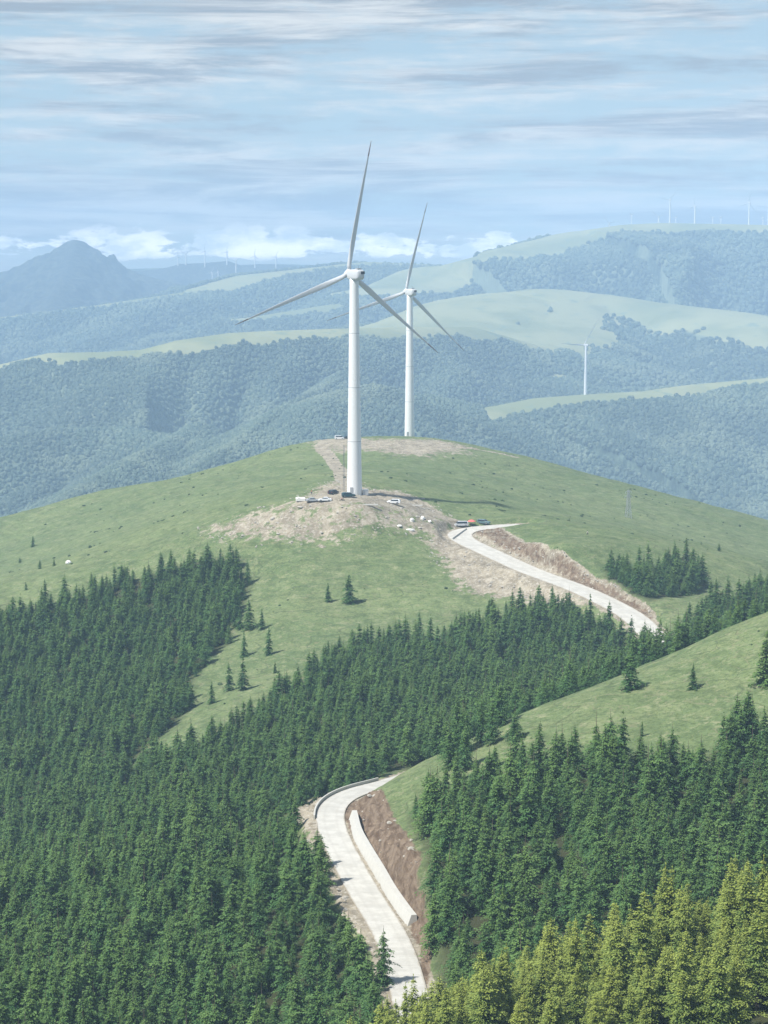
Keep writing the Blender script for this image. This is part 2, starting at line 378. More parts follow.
def terrain_material():
    m, t = new_mat('hill_ground')
    pos = t.new('ShaderNodeNewGeometry').outputs['Position']
    cov = t.new('ShaderNodeAttribute', attribute_name='cover'); sp = t.new('ShaderNodeSeparateColor'); t.l.new(cov.outputs['Color'], sp.inputs[0])
    dirt, wood, farm = sp.outputs[0], sp.outputs[1], sp.outputs[2]; cut = cov.outputs['Alpha']
    n1 = t.noise(pos, 0.012, 5); n2 = t.noise(pos, 0.11, 5, .6); n3 = t.noise(pos, 1.1, 6, .7)
    stretch = t.vmath('MULTIPLY', pos, (0.05, 0.05, 0.9)); n4 = t.noise(stretch, 1.0, 4, .6)     # terracettes follow the contours
    n5 = t.noise(pos, 0.45, 4, .75)
    g = t.mix(t.ramp(n1, .36, .64), GRASS[0], GRASS[1])
    g = t.mix(t.ramp(n2, .42, .68, 0, .5), g, GRASS[2])
    g = t.mix(t.ramp(n4, .47, .62, 0, .30), g, GRASS[3])
    g = t.mix(t.ramp(n3, .46, .62, 0, .6), g, GRASS[3])
    g = t.mix(t.ramp(n5, .54, .68, 0, .55), g, GRASS[4])
    n6 = t.noise(pos, 0.21, 7, .8); g = t.mix(t.ramp(n6, .50, .60, 0, .55), g, GRASS[3]); g = t.mix(t.ramp(n6, .44, .36, 0, .6), g, GRASS[4])
    lv = t.vmath('MULTIPLY', pos, (0.018, 0.030, 0.12)); l1 = t.math('ABSOLUTE', t.math('SUBTRACT', t.noise(lv, 1.0, 3, .5), .5)); l2 = t.math('ABSOLUTE', t.math('SUBTRACT', t.noise(lv, 2.3, 3, .55), .47))
    g = t.mix(t.ramp(l1, .0, .008, .55, 0), g, (0.055, 0.072, 0.035)); g = t.mix(t.ramp(l2, .0, .010, .4, 0), g, (0.22, 0.20, 0.13))
    # bare stony ground
    d3 = t.noise(pos, 0.9, 8, .78); d1 = t.noise(pos, 0.16, 5, .65)
    d = t.mix(t.ramp(d1, .38, .62), (0.21, 0.185, 0.14), (0.32, 0.285, 0.22))
    d = t.mix(t.ramp(d3, .50, .64, 0, .75), d, (0.47, 0.44, 0.385))
    d = t.mix(t.ramp(d3, .47, .36, 0, .65), d, (0.15, 0.12, 0.085))
    # red-brown cutting
    cs = t.vmath('MULTIPLY', pos, (0.5, 0.16, 0.25)); c1 = t.noise(cs, 1.6, 6, .7, dist=.6)
    c = t.mix(t.ramp(c1, .35, .65), (0.098, 0.068, 0.046), (0.205, 0.158, 0.115))
    c = t.mix(t.ramp(d3, .55, .68, 0, .6), c, (0.40, 0.31, 0.23))
    edge = t.math('MULTIPLY_ADD', t.math('SUBTRACT', t.noise(pos, 0.28, 6, .7), .5), 1.5, dirt)
    col = t.mix(t.ramp(edge, .42, .58), g, d)
    ecut = t.math('MULTIPLY_ADD', t.math('SUBTRACT', t.noise(pos, 0.4, 5, .7), .5), .8, cut)
    col = t.mix(t.ramp(ecut, .4, .6), col, c)
    wf = t.mix(n2, (0.028, 0.036, 0.016), (0.06, 0.062, 0.03))
    col = t.mix(wood, col, wf)
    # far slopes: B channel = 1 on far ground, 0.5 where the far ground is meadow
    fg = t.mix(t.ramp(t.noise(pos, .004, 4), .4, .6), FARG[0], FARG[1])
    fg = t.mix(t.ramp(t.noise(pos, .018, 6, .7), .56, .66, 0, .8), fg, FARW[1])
    fp = t.noise(pos, .05, 5, .7); fw = t.mix(t.ramp(fp, .42, .70), tuple(v*.4 for v in FARW[0]), tuple(v*.7 for v in FARW[1]))  # wooded ground darkened in colour to stand in for the crowns' shading
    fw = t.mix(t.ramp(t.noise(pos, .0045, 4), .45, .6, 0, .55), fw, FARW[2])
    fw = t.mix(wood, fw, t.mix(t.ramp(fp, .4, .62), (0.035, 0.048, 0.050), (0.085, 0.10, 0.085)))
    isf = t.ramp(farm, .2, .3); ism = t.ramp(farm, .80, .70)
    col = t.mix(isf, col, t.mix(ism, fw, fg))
    t.set(t.b.inputs['Base Color'], col); t.b.inputs['Roughness'].default_value = .95; t.b.inputs['Specular IOR Level'].default_value = .1
    bh = t.mix(dirt, n3, d3); bump = t.new('ShaderNodeBump'); bump.inputs['Strength'].default_value = .6; bump.inputs['Distance'].default_value = .35
    t.l.new(bh, bump.inputs['Height']); t.l.new(bump.outputs[0], t.b.inputs['Normal'])
    return m
GRASS = [(0.118, 0.165, 0.070), (0.160, 0.205, 0.090), (0.205, 0.232, 0.112), (0.062, 0.090, 0.038), (0.27, 0.27, 0.16)]
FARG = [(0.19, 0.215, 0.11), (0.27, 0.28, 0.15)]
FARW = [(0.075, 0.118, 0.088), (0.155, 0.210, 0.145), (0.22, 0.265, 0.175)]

def leaf_material(name, dark, light, tip, tipmix=0.0):
    m, t = new_mat(name)
    rnd = t.new('ShaderNodeObjectInfo').outputs['Random']
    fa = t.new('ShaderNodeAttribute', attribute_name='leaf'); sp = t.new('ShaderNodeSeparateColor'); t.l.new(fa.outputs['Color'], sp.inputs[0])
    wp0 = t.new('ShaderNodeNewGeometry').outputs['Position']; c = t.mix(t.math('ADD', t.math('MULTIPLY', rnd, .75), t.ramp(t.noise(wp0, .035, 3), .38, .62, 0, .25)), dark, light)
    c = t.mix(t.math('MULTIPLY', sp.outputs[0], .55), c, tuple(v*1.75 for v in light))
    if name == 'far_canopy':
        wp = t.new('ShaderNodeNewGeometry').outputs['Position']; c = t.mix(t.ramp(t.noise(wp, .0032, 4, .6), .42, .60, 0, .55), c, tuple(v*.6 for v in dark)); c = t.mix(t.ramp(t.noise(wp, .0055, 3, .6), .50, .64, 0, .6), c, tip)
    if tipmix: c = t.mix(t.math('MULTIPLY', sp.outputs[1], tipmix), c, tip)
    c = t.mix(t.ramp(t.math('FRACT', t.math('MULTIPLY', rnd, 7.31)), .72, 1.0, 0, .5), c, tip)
    t.set(t.b.inputs['Base Color'], c); t.b.inputs['Roughness'].default_value = .62; t.b.inputs['Specular IOR Level'].default_value = .25
    tr = t.new('ShaderNodeBsdfTranslucent'); t.l.new(c, tr.inputs[0])
    mx = t.new('ShaderNodeMixShader'); mx.inputs[0].default_value = .2; t.l.new(t.b.outputs[0], mx.inputs[1]); t.l.new(tr.outputs[0], mx.inputs[2])
    t.l.new(mx.outputs[0], t.out.inputs[0])
    return m
M = {}
M['terrain'] = terrain_material()
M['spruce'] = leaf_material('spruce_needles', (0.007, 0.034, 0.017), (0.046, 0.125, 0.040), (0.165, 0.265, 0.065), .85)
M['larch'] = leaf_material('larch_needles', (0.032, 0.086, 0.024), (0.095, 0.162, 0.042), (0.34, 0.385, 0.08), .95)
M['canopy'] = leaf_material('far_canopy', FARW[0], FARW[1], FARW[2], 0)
M['shrub'] = leaf_material('shrub_leaves', (0.03, 0.06, 0.025), (0.07, 0.11, 0.045), (0.12, 0.15, 0.06), 0)
M['bark'] = plain('bark', (0.13, 0.10, 0.075), .9, var=.35, scale=8)
M['white'] = plain('turbine_white', (0.52, 0.54, 0.56), .38, var=.02, scale=.3)
M['tower'] = plain('tower_white', (0.70, 0.715, 0.72), .42, var=.03, scale=.12)
M['bladered'] = plain('blade_marking_red', (0.20, 0.15, 0.15), .4)
M['vent'] = plain('vent_dark', (0.03, 0.035, 0.04), .7)
M['concrete'] = plain('pale_concrete', (0.46, 0.455, 0.42), .85, var=.12, scale=.9)
M['steel'] = plain('galvanised_steel', (0.42, 0.44, 0.46), .5, metal=.4)
M['darksteel'] = plain('dark_steel', (0.16, 0.17, 0.18), .6, metal=.3)
M['tyre'] = plain('tyre_rubber', (0.02, 0.02, 0.02), .9)
M['rim'] = plain('wheel_rim', (0.35, 0.35, 0.36), .4, metal=.7)
M['glass'] = plain('car_glass', (0.02, 0.028, 0.033), .08)
M['lamp'] = plain('car_lamp', (0.75, 0.74, 0.70), .15)
M['redlamp'] = plain('tail_lamp', (0.35, 0.02, 0.015), .2)
for k, c in dict(carwhite=(.78,.79,.80), carblack=(.022,.024,.028), carteal=(.035,.085,.095), carslate=(.10,.17,.18), cargrey=(.42,.44,.46), carsilver=(.55,.57,.6)).items():
    M[k] = plain(k + '_paint', c, .25, var=.04)
M['tent'] = plain('white_canvas', (.80,.79,.76), .8)
M['redcanvas'] = plain('red_canvas', (.62,.14,.13), .8)
M['stone'] = plain('pale_stone', (.36,.34,.295), .9, var=.25, scale=1.5)
M['stonewhite'] = plain('white_stone', (.74,.73,.70), .85, var=.12, scale=1.5)
M['skin'] = plain('skin', (.50,.32,.23), .6)
M['hair'] = plain('hair', (.02,.016,.014), .6)
for k, c in dict(clothred=(.45,.07,.05), clothwhite=(.78,.77,.74), clothdark=(.035,.037,.05), clothblue=(.05,.10,.22)).items():
    M[k] = plain(k, c, .85)
def road_material():
    m, t = new_mat('road_concrete'); pos = t.new('ShaderNodeNewGeometry').outputs['Position']
    uv = t.new('ShaderNodeAttribute', attribute_name='along'); sx = t.new('ShaderNodeSeparateXYZ'); t.l.new(uv.outputs['Vector'], sx.inputs[0])
    a = t.noise(pos, .35, 5, .6); b = t.noise(pos, 2.5, 5, .7)
    c = t.mix(t.ramp(a, .35, .65), (0.42, 0.41, 0.375), (0.50, 0.49, 0.45)); c = t.mix(t.ramp(b, .52, .75, 0, .35), c, (0.33, 0.315, 0.28))
    # slab joints every 5 m and tyre-worn strips
    fr = t.math('PINGPONG', sx.outputs[0], 2.5); j = t.ramp(fr, .0, .09, .45, 0)
    c = t.mix(j, c, (0.24, 0.225, 0.20))
    ed = t.math('ABSOLUTE', sx.outputs[1]); ew = t.math('ADD', ed, t.math('MULTIPLY', t.math('SUBTRACT', t.noise(pos, .5, 5, .7), .5), .30))
    c = t.mix(t.ramp(ew, .88, 1.0, 0, .7), c, (0.30, 0.26, 0.20))
    tr = t.ramp(t.math('ABSOLUTE', t.math('SUBTRACT', ed, .42)), .0, .16, .22, 0)
    c = t.mix(tr, c, (0.34, 0.325, 0.295))
    t.set(t.b.inputs['Base Color'], c); t.b.inputs['Roughness'].default_value = .88; t.b.inputs['Specular IOR Level'].default_value = .2
    return m
M['road'] = road_material()
# ================================================================ ground cover regions (plan polygons, metres)
rs = np.random.RandomState(11)
D_ROCK = WP([(196,528),(230,518),(262,507),(290,500),(300,492),(322,482),(345,478),(372,487),(400,489),(425,497),(447,512),(458,522),(462,536),(495,556),(535,575),(572,592),(610,612),(640,634),(625,640),(590,616),(560,606),(530,600),(505,600),(480,598),(460,596),(445,582),(432,560),(418,540),(385,536),(345,548),(300,549),(262,549),(225,545),(198,540)])
D_CUT2 = WP([(476,529),(503,529),(520,539),(550,553),(577,563),(600,579),(630,596),(650,609),(656,617),(650,628),(636,617),(612,601),(575,584),(535,566),(492,545),(474,536)])
D_SLOPE = WP([(440,515),(462,536),(495,556),(535,575),(572,592),(600,612),(560,606),(505,600),(470,594),(448,575),(436,555),(425,535)])
D_PAD = WP([(294,498),(320,489),(345,484),(372,490),(400,492),(425,500),(445,514),(430,519),(405,511),(370,507),(320,506)])
D_TOP = WP([(300,441),(325,437),(350,438),(380,438),(420,438),(472,447),(478,456),(430,459),(395,457),(360,452),(335,456),(318,452)])
TRK1 = smooth_line([W(*p) for p in [(352,489),(344,480),(337,468),(330,458),(323,450),(322,444),(332,440),(345,440)]], 2)
TRK2 = smooth_line([W(*p) for p in [(457,526),(440,516),(420,509),(400,505),(375,501),(350,500),(325,501),(305,501)]], 2)
TRK3 = smooth_line([W(*p) for p in [(440,448),(480,450),(515,457)]], 2)
D_CUT1 = WP([(338,806),(352,801),(380,788),(391,812),(409,836),(422,860),(417,880),(425,900),(431,925),(432,960),(427,985),(420,985),(420,950),(408,925),(392,900),(374,872),(358,846),(346,822)])
D_SHO = WP([(292,815),(305,803),(320,795),(345,786),(330,800),(318,812),(314,822),(322,845),(336,880),(352,905),(372,930),(362,935),(340,912),(322,880),(308,848)])
HUMP = WP([(-90,275,0),(-90,452,0),(60,455,0),(200,455,0),(275,446,0),(284,425,0),(288,410,0),(300,390,0),(316,368,0),(330,352,0),(345,333,0),(360,318,0),(384,306,0),(402,292,0),(412,275,0),(300,262,0)])
LEFT = WP([(-90,628),(0,620),(50,606),(110,590),(160,572),(200,562),(238,560),(250,585),(232,628),(226,645),(207,660),(190,684),(193,705),(172,728),(140,755),(105,800),(60,850),(-90,880)])
MIDW = WP([(-90,880),(60,850),(105,800),(140,762),(195,748),(226,736),(270,706),(296,690),(322,664),(346,650),(369,644),(400,644),(430,642),(470,632),(487,622),(515,614),(545,606),(575,616),(600,624),(625,636),(640,652),(655,610,0),(640,575,0),(600,530,0),(520,495,0),(450,474,0),(395,462,0),(340,450,0),(290,446,0),(200,462,0),(60,462,0),(-90,460,0)])
BACK = WP([(653,652),(668,638),(700,620),(740,603),(768,594),(860,575),(990,640,0),(990,515,0),(768,497,0),(700,488,0),(633,478,0),(560,468,0),(500,460,0),(450,452,0),(470,490,0),(540,520,0),(610,560,0),(645,600,0),(655,640,0)])
FACE = WP([(440,815),(462,795),(500,785),(530,782),(548,770),(590,760),(620,768),(665,768),(700,768),(718,750),(740,738),(768,746),(860,730),(990,400,0),(990,285,0),(768,290,0),(700,288,0),(600,284,0),(520,286,0),(438,290,0),(438,330,0),(427,352,0),(422,368,0),(414,382,0),(414,394,0),(428,404,0)])
SIDE = WP([(428,748),(452,722),(480,725),(512,742),(520,765),(480,780),(440,790)])
COPSE = WP([(606,582),(625,592),(650,603),(675,597),(703,588),(706,575),(690,570),(650,568),(612,570)])
SPUR = WP([(345,236,0),(372,246,0),(400,262,0),(412,278,0),(440,278,0),(480,275,0),(560,268,0),(640,268,0),(720,266,0),(1000,264,0),(1000,214,0),(720,216,0),(640,220,0),(520,230,0),(400,232,0),(350,228,0)])
def soft(x, y, poly, w): return np.clip(.5 + in_poly(x, y, poly) / (2*w), 0, 1)

# ================================================================ the ground: one sheet out to the horizon
def build_terrain():
    us = np.linspace(-.345, .345, 640)
    Y = np.concatenate([np.arange(-88, 225, 6), np.arange(225, 470, .75), np.arange(470, 900, .95), np.arange(900, 1330, 2.2), np.arange(1330, 2450, 16),
                        np.arange(2450, 5650, 7.5), np.arange(5650, 8200, 12), np.arange(8200, 9700, 25)])
    U, YY = np.meshgrid(us, Y); X = U * (YY + 100)
    Z, md, isn = height(X, YY)
    x = X.ravel(); y = YY.ravel(); near = (y < 1500)
    xn, yn = x[near], y[near]
    n = .5 * fbm(xn / 14, yn / 14, 3)
    dirt = np.maximum.reduce([soft(xn, yn, D_ROCK, 9) * .60, soft(xn, yn, D_PAD, 3) * .8, soft(xn, yn, D_SLOPE, 6) * .82, soft(xn, yn, D_TOP, 16) * .72, soft(xn, yn, D_SHO, 1.6)])
    cut2 = soft(xn, yn, D_CUT2, 1.5)
    for L, w in ((TRK1, 3.2), (TRK2, 3.2), (TRK3, 2.2)):
        d, _ = near_line(xn, yn, L); dirt = np.maximum(dirt, 1.35 * (1 - sstep(w * .7, w * 1.5, d)))
    # worn, partly grassed face in front of the pad
    dirt = np.clip(dirt, 0, 1.4)
    d, _ = near_line(xn, yn, ROAD[::2]); hw = road_half(yn)
    dirt = np.maximum(dirt, 1.1 * (1 - sstep(hw + .6, hw + 2.6, d)))
    dirt = np.maximum(dirt, cut2 * 1.2)
    cut = soft(xn, yn, D_CUT1, 1.4)
    wood = np.maximum.reduce([soft(xn, yn, pl, 2.5) for pl in (HUMP, LEFT, MIDW, BACK, FACE, COPSE, SPUR)]) * (1 - cut)
    cov = np.zeros((len(x), 4), np.float32)
    cov[near, 0] = dirt; cov[near, 1] = wood * (1 - np.clip(dirt, 0, 1)); cov[near, 3] = np.maximum(cut, .56 * cut2)
    fm = (~isn.ravel()) & (y > 1500); cov[fm, 2] = 1 - .5 * md.ravel()[fm]
    ii = np.full(len(x), -1); ii[y > 1500] = LAST['idx'].ravel(); cov[fm & np.isin(ii, (11, 12, 13)), 1] = 1
    # roughness of rock and cuttings
    rough = np.zeros(len(x)); rough[near] = (np.clip(dirt, 0, 1) * .75 + cut * .9) * fbm(xn / 3.1, yn / 3.1, 4, .6) * sstep(hw + .3, hw + 2, d)
    tr = np.ones(len(xn))
    for L, w in ((TRK1, 3.5), (TRK2, 6)):
        dd, _ = near_line(xn, yn, L); tr = np.minimum(tr, sstep(w * .6, w * 1.4, dd))
    rough[near] *= tr
    Zf = Z.ravel() + rough
    a = np.arange(len(Y) - 1)[:, None] * len(us) + np.arange(len(us) - 1)[None]; a = a.ravel()
    faces = np.stack([a, a + 1, a + 1 + len(us), a + len(us)], 1)
    me = np_mesh('ground', np.stack([x, y, Zf], 1), faces, True)
    at = me.attributes.new('cover', 'FLOAT_COLOR', 'POINT'); at.data.foreach_set('color', cov.ravel())
    tag(mesh_obj('ground', me, M['terrain']), kind='structure')
    return Y
build_terrain()

# ================================================================ road slab
def build_road():
    L = ROAD; n = len(L); t = np.gradient(L[:, :2], axis=0); t /= np.linalg.norm(t, axis=1)[:, None]; nr = np.stack([t[:, 1], -t[:, 0]], 1)
    s = np.concatenate([[0], np.cumsum(np.linalg.norm(np.diff(L[:, :2], axis=0), axis=1))])
    offs = [(-1, -.6), (-1, .10), (-.5, .13), (0, .14), (.5, .13), (1, .10), (1, -.6)]
    V = []; A = []
    for o, dz in offs:
        hw = road_half(L[:, 1]); V.append(np.stack([L[:, 0] + nr[:, 0]*o*hw, L[:, 1] + nr[:, 1]*o*hw, L[:, 2] + dz], 1)); A.append(np.stack([s, s*0 + o, s*0], 1))
    V = np.stack(V, 1).reshape(-1, 3); A = np.stack(A, 1).reshape(-1, 3); k = len(offs)
    a = (np.arange(n-1)[:, None]*k + np.arange(k-1)[None]).ravel()
    me = np_mesh('road', V, np.stack([a, a+1, a+1+k, a+k], 1), False)
    at = me.attributes.new('along', 'FLOAT_VECTOR', 'POINT'); at.data.foreach_set('vector', A.astype(np.float32).ravel())
    tag(mesh_obj('road', me, M['road']), kind='structure')
build_road()
# ================================================================ conifers
def conifer_mesh(name, seed, H=9.0, Rm=2.0, levels=24, per=7, base=.10, clump=.34, droop=.30, power=.85, ragged=.25, open_=0.0, up=.0):
    r = np.random.RandomState(seed); C = []; A = []; B = []; SZ = []; TIP = []
    for k in range(levels):
        f = base + (1 - base) * (k + r.rand() * .6) / levels
        if f > .985: f = .985
        RL = Rm * (1 - f) ** power * (1 + ragged * r.randn() * .6) + .06
        if f < base + .18: RL *= .80 + .2 * (f - base) / .18
        nb = max(4, int(per * (.55 + .45 * (1 - f)) + .5)); ph = r.rand() * 6.28
        zj = r.randn(nb) * H / levels * .22
        for b in range(nb):
            if r.rand() < open_: continue
            a = ph + 6.283 * (b + .5 * r.rand()) / nb; L = max(.12, RL * (1 + ragged * r.randn() * .8))
            z0 = f * H + zj[b]; nc = max(2, int(L / (clump * .55)) + 1); tone = r.rand()
            for c in range(nc):
                s = (c + .45 + .3 * r.rand()) / nc; rad = L * s
                zz = z0 - droop * L * s * s * (1.1 - f) * 1.6 + up * L * s + r.randn() * .05
                aa = a + r.randn() * .13 / (s + .3)
                cs = clump * (1.15 - .45 * s) * (.75 + .5 * r.rand()) * (1 if f < .85 else .75)
                for q in (-1, 0, 1):
                    lat = q * (.10 + .30 * L * s * (1.15 - s)) * (.8 + .4 * r.rand())
                    p = np.array([rad * math.cos(aa) - lat * math.sin(aa), rad * math.sin(aa) + lat * math.cos(aa), zz - .12 * abs(q)]) + r.randn(3) * .05
                    aq = aa + q * .7; out = np.array([math.cos(aq), math.sin(aq), -.22 + up + .28 * r.randn()]); out /= np.linalg.norm(out)
                    side = np.cross(out, [r.randn() * .35, r.randn() * .35, 1.0]); side /= np.linalg.norm(side) + 1e-9
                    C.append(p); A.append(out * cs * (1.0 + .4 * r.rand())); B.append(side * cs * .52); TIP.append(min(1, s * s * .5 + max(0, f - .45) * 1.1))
    for k in range(5):
        z0 = H * (.97 + .012 * k); C.append(np.array([0, 0, z0])); a = r.rand() * 6.28
        A.append(np.array([math.cos(a) * .05, math.sin(a) * .05, .22])); B.append(np.array([math.sin(a) * .06, -math.cos(a) * .06, 0])); TIP.append(1)
    C = np.array(C); A = np.array(A); B = np.array(B); n = len(C)
    # every spray is a small bent leaf of three points a side: pointed outside, wide in the middle
    up_ = np.cross(A, B); up_ /= np.linalg.norm(up_, axis=1)[:, None] + 1e-9; s = np.linalg.norm(B, axis=1)[:, None]
    V = np.stack([C - A * .55, C + B - up_ * s * .25, C + A * .75, C - B - up_ * s * .25], 1).reshape(-1, 3)
    i = np.arange(n) * 4
    faces = np.stack([np.stack([i, i+1, i+2], 1), np.stack([i, i+2, i+3], 1)], 1).reshape(-1, 3)
    me = np_mesh(name, V, faces)
    col = np.zeros((n * 4, 4), np.float32); rr = np.repeat(r.rand(n), 4); col[:, 0] = rr; col[:, 1] = np.repeat(np.array(TIP), 4); col[:, 3] = 1
    at = me.attributes.new('leaf', 'FLOAT_COLOR', 'POINT'); at.data.foreach_set('color', col.ravel())
    return me
def trunk_mesh(name, seed, H, r0=.16, limbs=0, Rm=2.0):
    r = random.Random(seed); b = MB(); px, py, q = 0, 0, (0, 0, -.8)
    for k in range(5):
        f = (k + 1) / 5; nx = r.uniform(-.05, .05); ny = r.uniform(-.05, .05); p = (nx, ny, H * .96 * f)
        b.tube(q, p, r0 * (1 - (f - .2) * .92), r0 * (1 - f * .9), n=6, cap=False); q = p
    for k in range(limbs):
        z = H * r.uniform(.08, .55); a = r.uniform(0, 6.28); L = Rm * r.uniform(.35, .8)
        b.tube((0, 0, z), (math.cos(a) * L, math.sin(a) * L, z - L * .12), .035, .01, n=4, cap=False)
    me = bpy.data.meshes.new(name); me.from_pydata(b.v, [], b.f); me.update(); return me
KINDS_ = {
 'spruce': [conifer_mesh('spruce_crown', 100 + i, H=h, Rm=rm, levels=16, per=7, clump=.27, power=pw, ragged=rg, open_=op) for i, (h, rm, pw, rg, op) in enumerate([(8.2,2.6,.84,.24,.05),(8.8,2.4,.90,.27,.08),(7.4,2.7,.74,.30,.06),(8.0,2.5,.80,.36,.12),(9.4,2.65,.92,.26,.06),(6.4,2.5,.76,.32,.08)])],
 'larch': [conifer_mesh('larch_crown', 200 + i, H=h, Rm=rm, levels=22, per=8, base=.24, clump=.215, droop=.16, power=pw, ragged=rg, open_=op, up=.05) for i, (h, rm, pw, rg, op) in enumerate([(11.,2.2,.62,.30,.12),(10.4,2.4,.58,.34,.15),(11.6,2.1,.70,.30,.14),(10.8,2.5,.64,.32,.10)])],
 'fir': [conifer_mesh('fir_crown', 300 + i, H=h, Rm=rm, levels=15, per=8, base=.03, clump=.36, droop=.24, power=pw, ragged=.26, open_=.2) for i, (h, rm, pw) in enumerate([(8.0,2.5,.85),(8.0,2.1,.95),(8.0,2.7,.80)])],
}
TR_ = {k: [trunk_mesh(k + '_trunk', 5 + i, {'spruce': 9, 'larch': 11, 'fir': 8}[k], {'spruce': .15, 'larch': .15, 'fir': .17}[k], 8 if k == 'larch' else 3) for i in range(len(v))] for k, v in KINDS_.items()}
for k, v in KINDS_.items():
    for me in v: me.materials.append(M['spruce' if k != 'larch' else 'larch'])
    for me in TR_[k]: me.materials.append(M['bark'])
PROTO = {}
def tree(kind, var, loc, rz, s, label, group=None, lean=0.0):
    """a tree thing: root empty > crown, trunk (copies share their mesh data)"""
    nm = {'spruce': 'spruce_tree', 'larch': 'larch_tree', 'fir': 'spruce_tree'}[kind]
    key = (kind, var)
    if key not in PROTO:
        root = empty(nm, (0, 0, 0)); c = mesh_obj('crown', KINDS_[kind][var], [], root); k = mesh_obj('trunk', TR_[kind][var], [], root)
        PROTO[key] = (root, c, k)
    else:
        p = PROTO[key]; root = p[0].copy(); COL.objects.link(root)
        for ch in p[1:]:
            q = ch.copy(); COL.objects.link(q); q.parent = root
    root.location = loc; root.rotation_euler = (lean, lean * .5, rz)
    root.scale = s if isinstance(s, tuple) else (s, s, s)
    tag(root, label, 'larch tree' if kind == 'larch' else 'spruce tree', group)
    return root

def scatter(poly, sp, rnd, excl=(), keep=1.0, edge_keep=True):
    pl = np.array([p[:2] for p in poly]); x0, y0 = pl.min(0); x1, y1 = pl.max(0)
    gx, gy = np.meshgrid(np.arange(x0, x1, sp), np.arange(y0, y1, sp * .87)); gx = gx + (np.arange(gx.shape[0]) % 2)[:, None] * sp * .5
    x = gx.ravel() + rnd.uniform(-.55, .55, gx.size) * sp; y = gy.ravel() + rnd.uniform(-.55, .55, gx.size) * sp
    ins = in_poly(x, y, poly); m = ins + 3.2 * fbm(x / 11, y / 11, 3) > 0
    m &= rnd.rand(len(x)) < keep
    d, _ = near_line(x, y, ROAD[::2]); m &= d > road_half(y) + 2.4
    for e in excl: m &= in_poly(x, y, e) < .2
    return x[m], y[m]
rt = np.random.RandomState(5)
def make(region, poly, sp, excl, scale, kind='spruce', keep=1.0, zone=None):
    x, y = scatter(poly, sp, rt, excl, keep); z = near_raw(x, y)
    px, py = proj(x, y, z + 8)
    m = (px > -90) & (px < 960); x, y, z, px, py = x[m], y[m], z[m], px[m], py[m]
    s = scale * (1 + .26 * rt.randn(len(x))).clip(.45, 1.5) * (1 + .16 * fbm(x / 26, y / 26, 2))
    return dict(x=x, y=y, z=z, px=px, py=py, s=s, reg=region, kind=kind)
GROVES = [
 make('hump', HUMP, 4.15, (D_SHO,), .94), make('left', LEFT, 4.2, (), .92), make('mid', MIDW, 4.05, (D_CUT2, D_ROCK), .88),
 make('back', BACK, 4.3, (D_CUT2,), 1.0), make('face', FACE, 4.3, (D_CUT1,), .95), make('side', SIDE, 6.6, (D_CUT1,), 1.02, keep=.85),
 make('copse', COPSE, 4.0, (D_CUT2,), .98), make('spur', SPUR, 3.5, (), .86, 'larch'),
]
WORDS = {
 'hump': ('dark green spruce in the dense wood left of the lower road bend', 'spruces in the near wood left of the lower road'),
 'face': ('dark green spruce in the dense wood on the slope right of the lower road', 'spruces on the slope right of the lower road'),
 'side': ('blue green spruce of the loose stand above the red earth cutting', 'spruces above the red earth cutting'),
 'copse': ('dark spruce in the small copse above the upper road', 'spruces of the copse above the upper road'),
 'spur': ('sunlit yellow green larch in the grove along the bottom right edge', 'yellow green larches of the nearest grove'),
 'left': ('dark spruce in the far left wood below the shoulder', 'left wood'), 'mid': ('dark spruce in the middle wood', 'middle wood'), 'back': ('dark spruce behind the grass ridge', 'back wood'),
}
# rank by how large each one stands in the frame; the largest become things of their own
allt = []
for gi, g in enumerate(GROVES):
    vis = (g['px'] > -12) & (g['px'] < 780) & (g['py'] < 1030)
    for i in range(len(g['x'])):
        sz = g['s'][i] * {'larch': 11, 'spruce': 9}[g['kind']] / g['y'][i] * (1 if vis[i] else .01)
        if g['reg'] == 'mid' or g['reg'] == 'left' or g['reg'] == 'back': sz *= .5
        allt.append((-sz, gi, i))
allt.sort(); own = {'spruce': set(), 'larch': set()}; cap = {'spruce': 262, 'larch': 298}
for _, gi, i in allt:
    g = GROVES[gi]; k = g['kind']
    if g['reg'] == 'copse': continue
    if len(own[k]) < cap[k] and (g['px'][i] > -12) and (g['px'][i] < 780): own[k].add((gi, i))
STUFF = {}
for gi, g in enumerate(GROVES):
    for i in range(len(g['x'])):
        v = rt.randint(len(KINDS_[g['kind']])); rz = rt.rand() * 6.28; loc = (g['x'][i], g['y'][i], g['z'][i] - .1); s = float(g['s'][i]); wd = s * rt.uniform(.9, 1.12)
        if (gi, i) in own[g['kind']] or (g['reg'] == 'copse' and len(own['spruce']) < 300):
            if g['reg'] == 'copse': own['spruce'].add((gi, i))
            lab, grp = WORDS[g['reg']]; tree(g['kind'], v, loc, rz, (wd, wd, s), lab, grp, rt.randn() * .02)
        else: STUFF.setdefault((g['kind'], g['reg']), []).append((loc, (rt.randn() * .02, rt.randn() * .02, rz), (wd, wd, s), v))
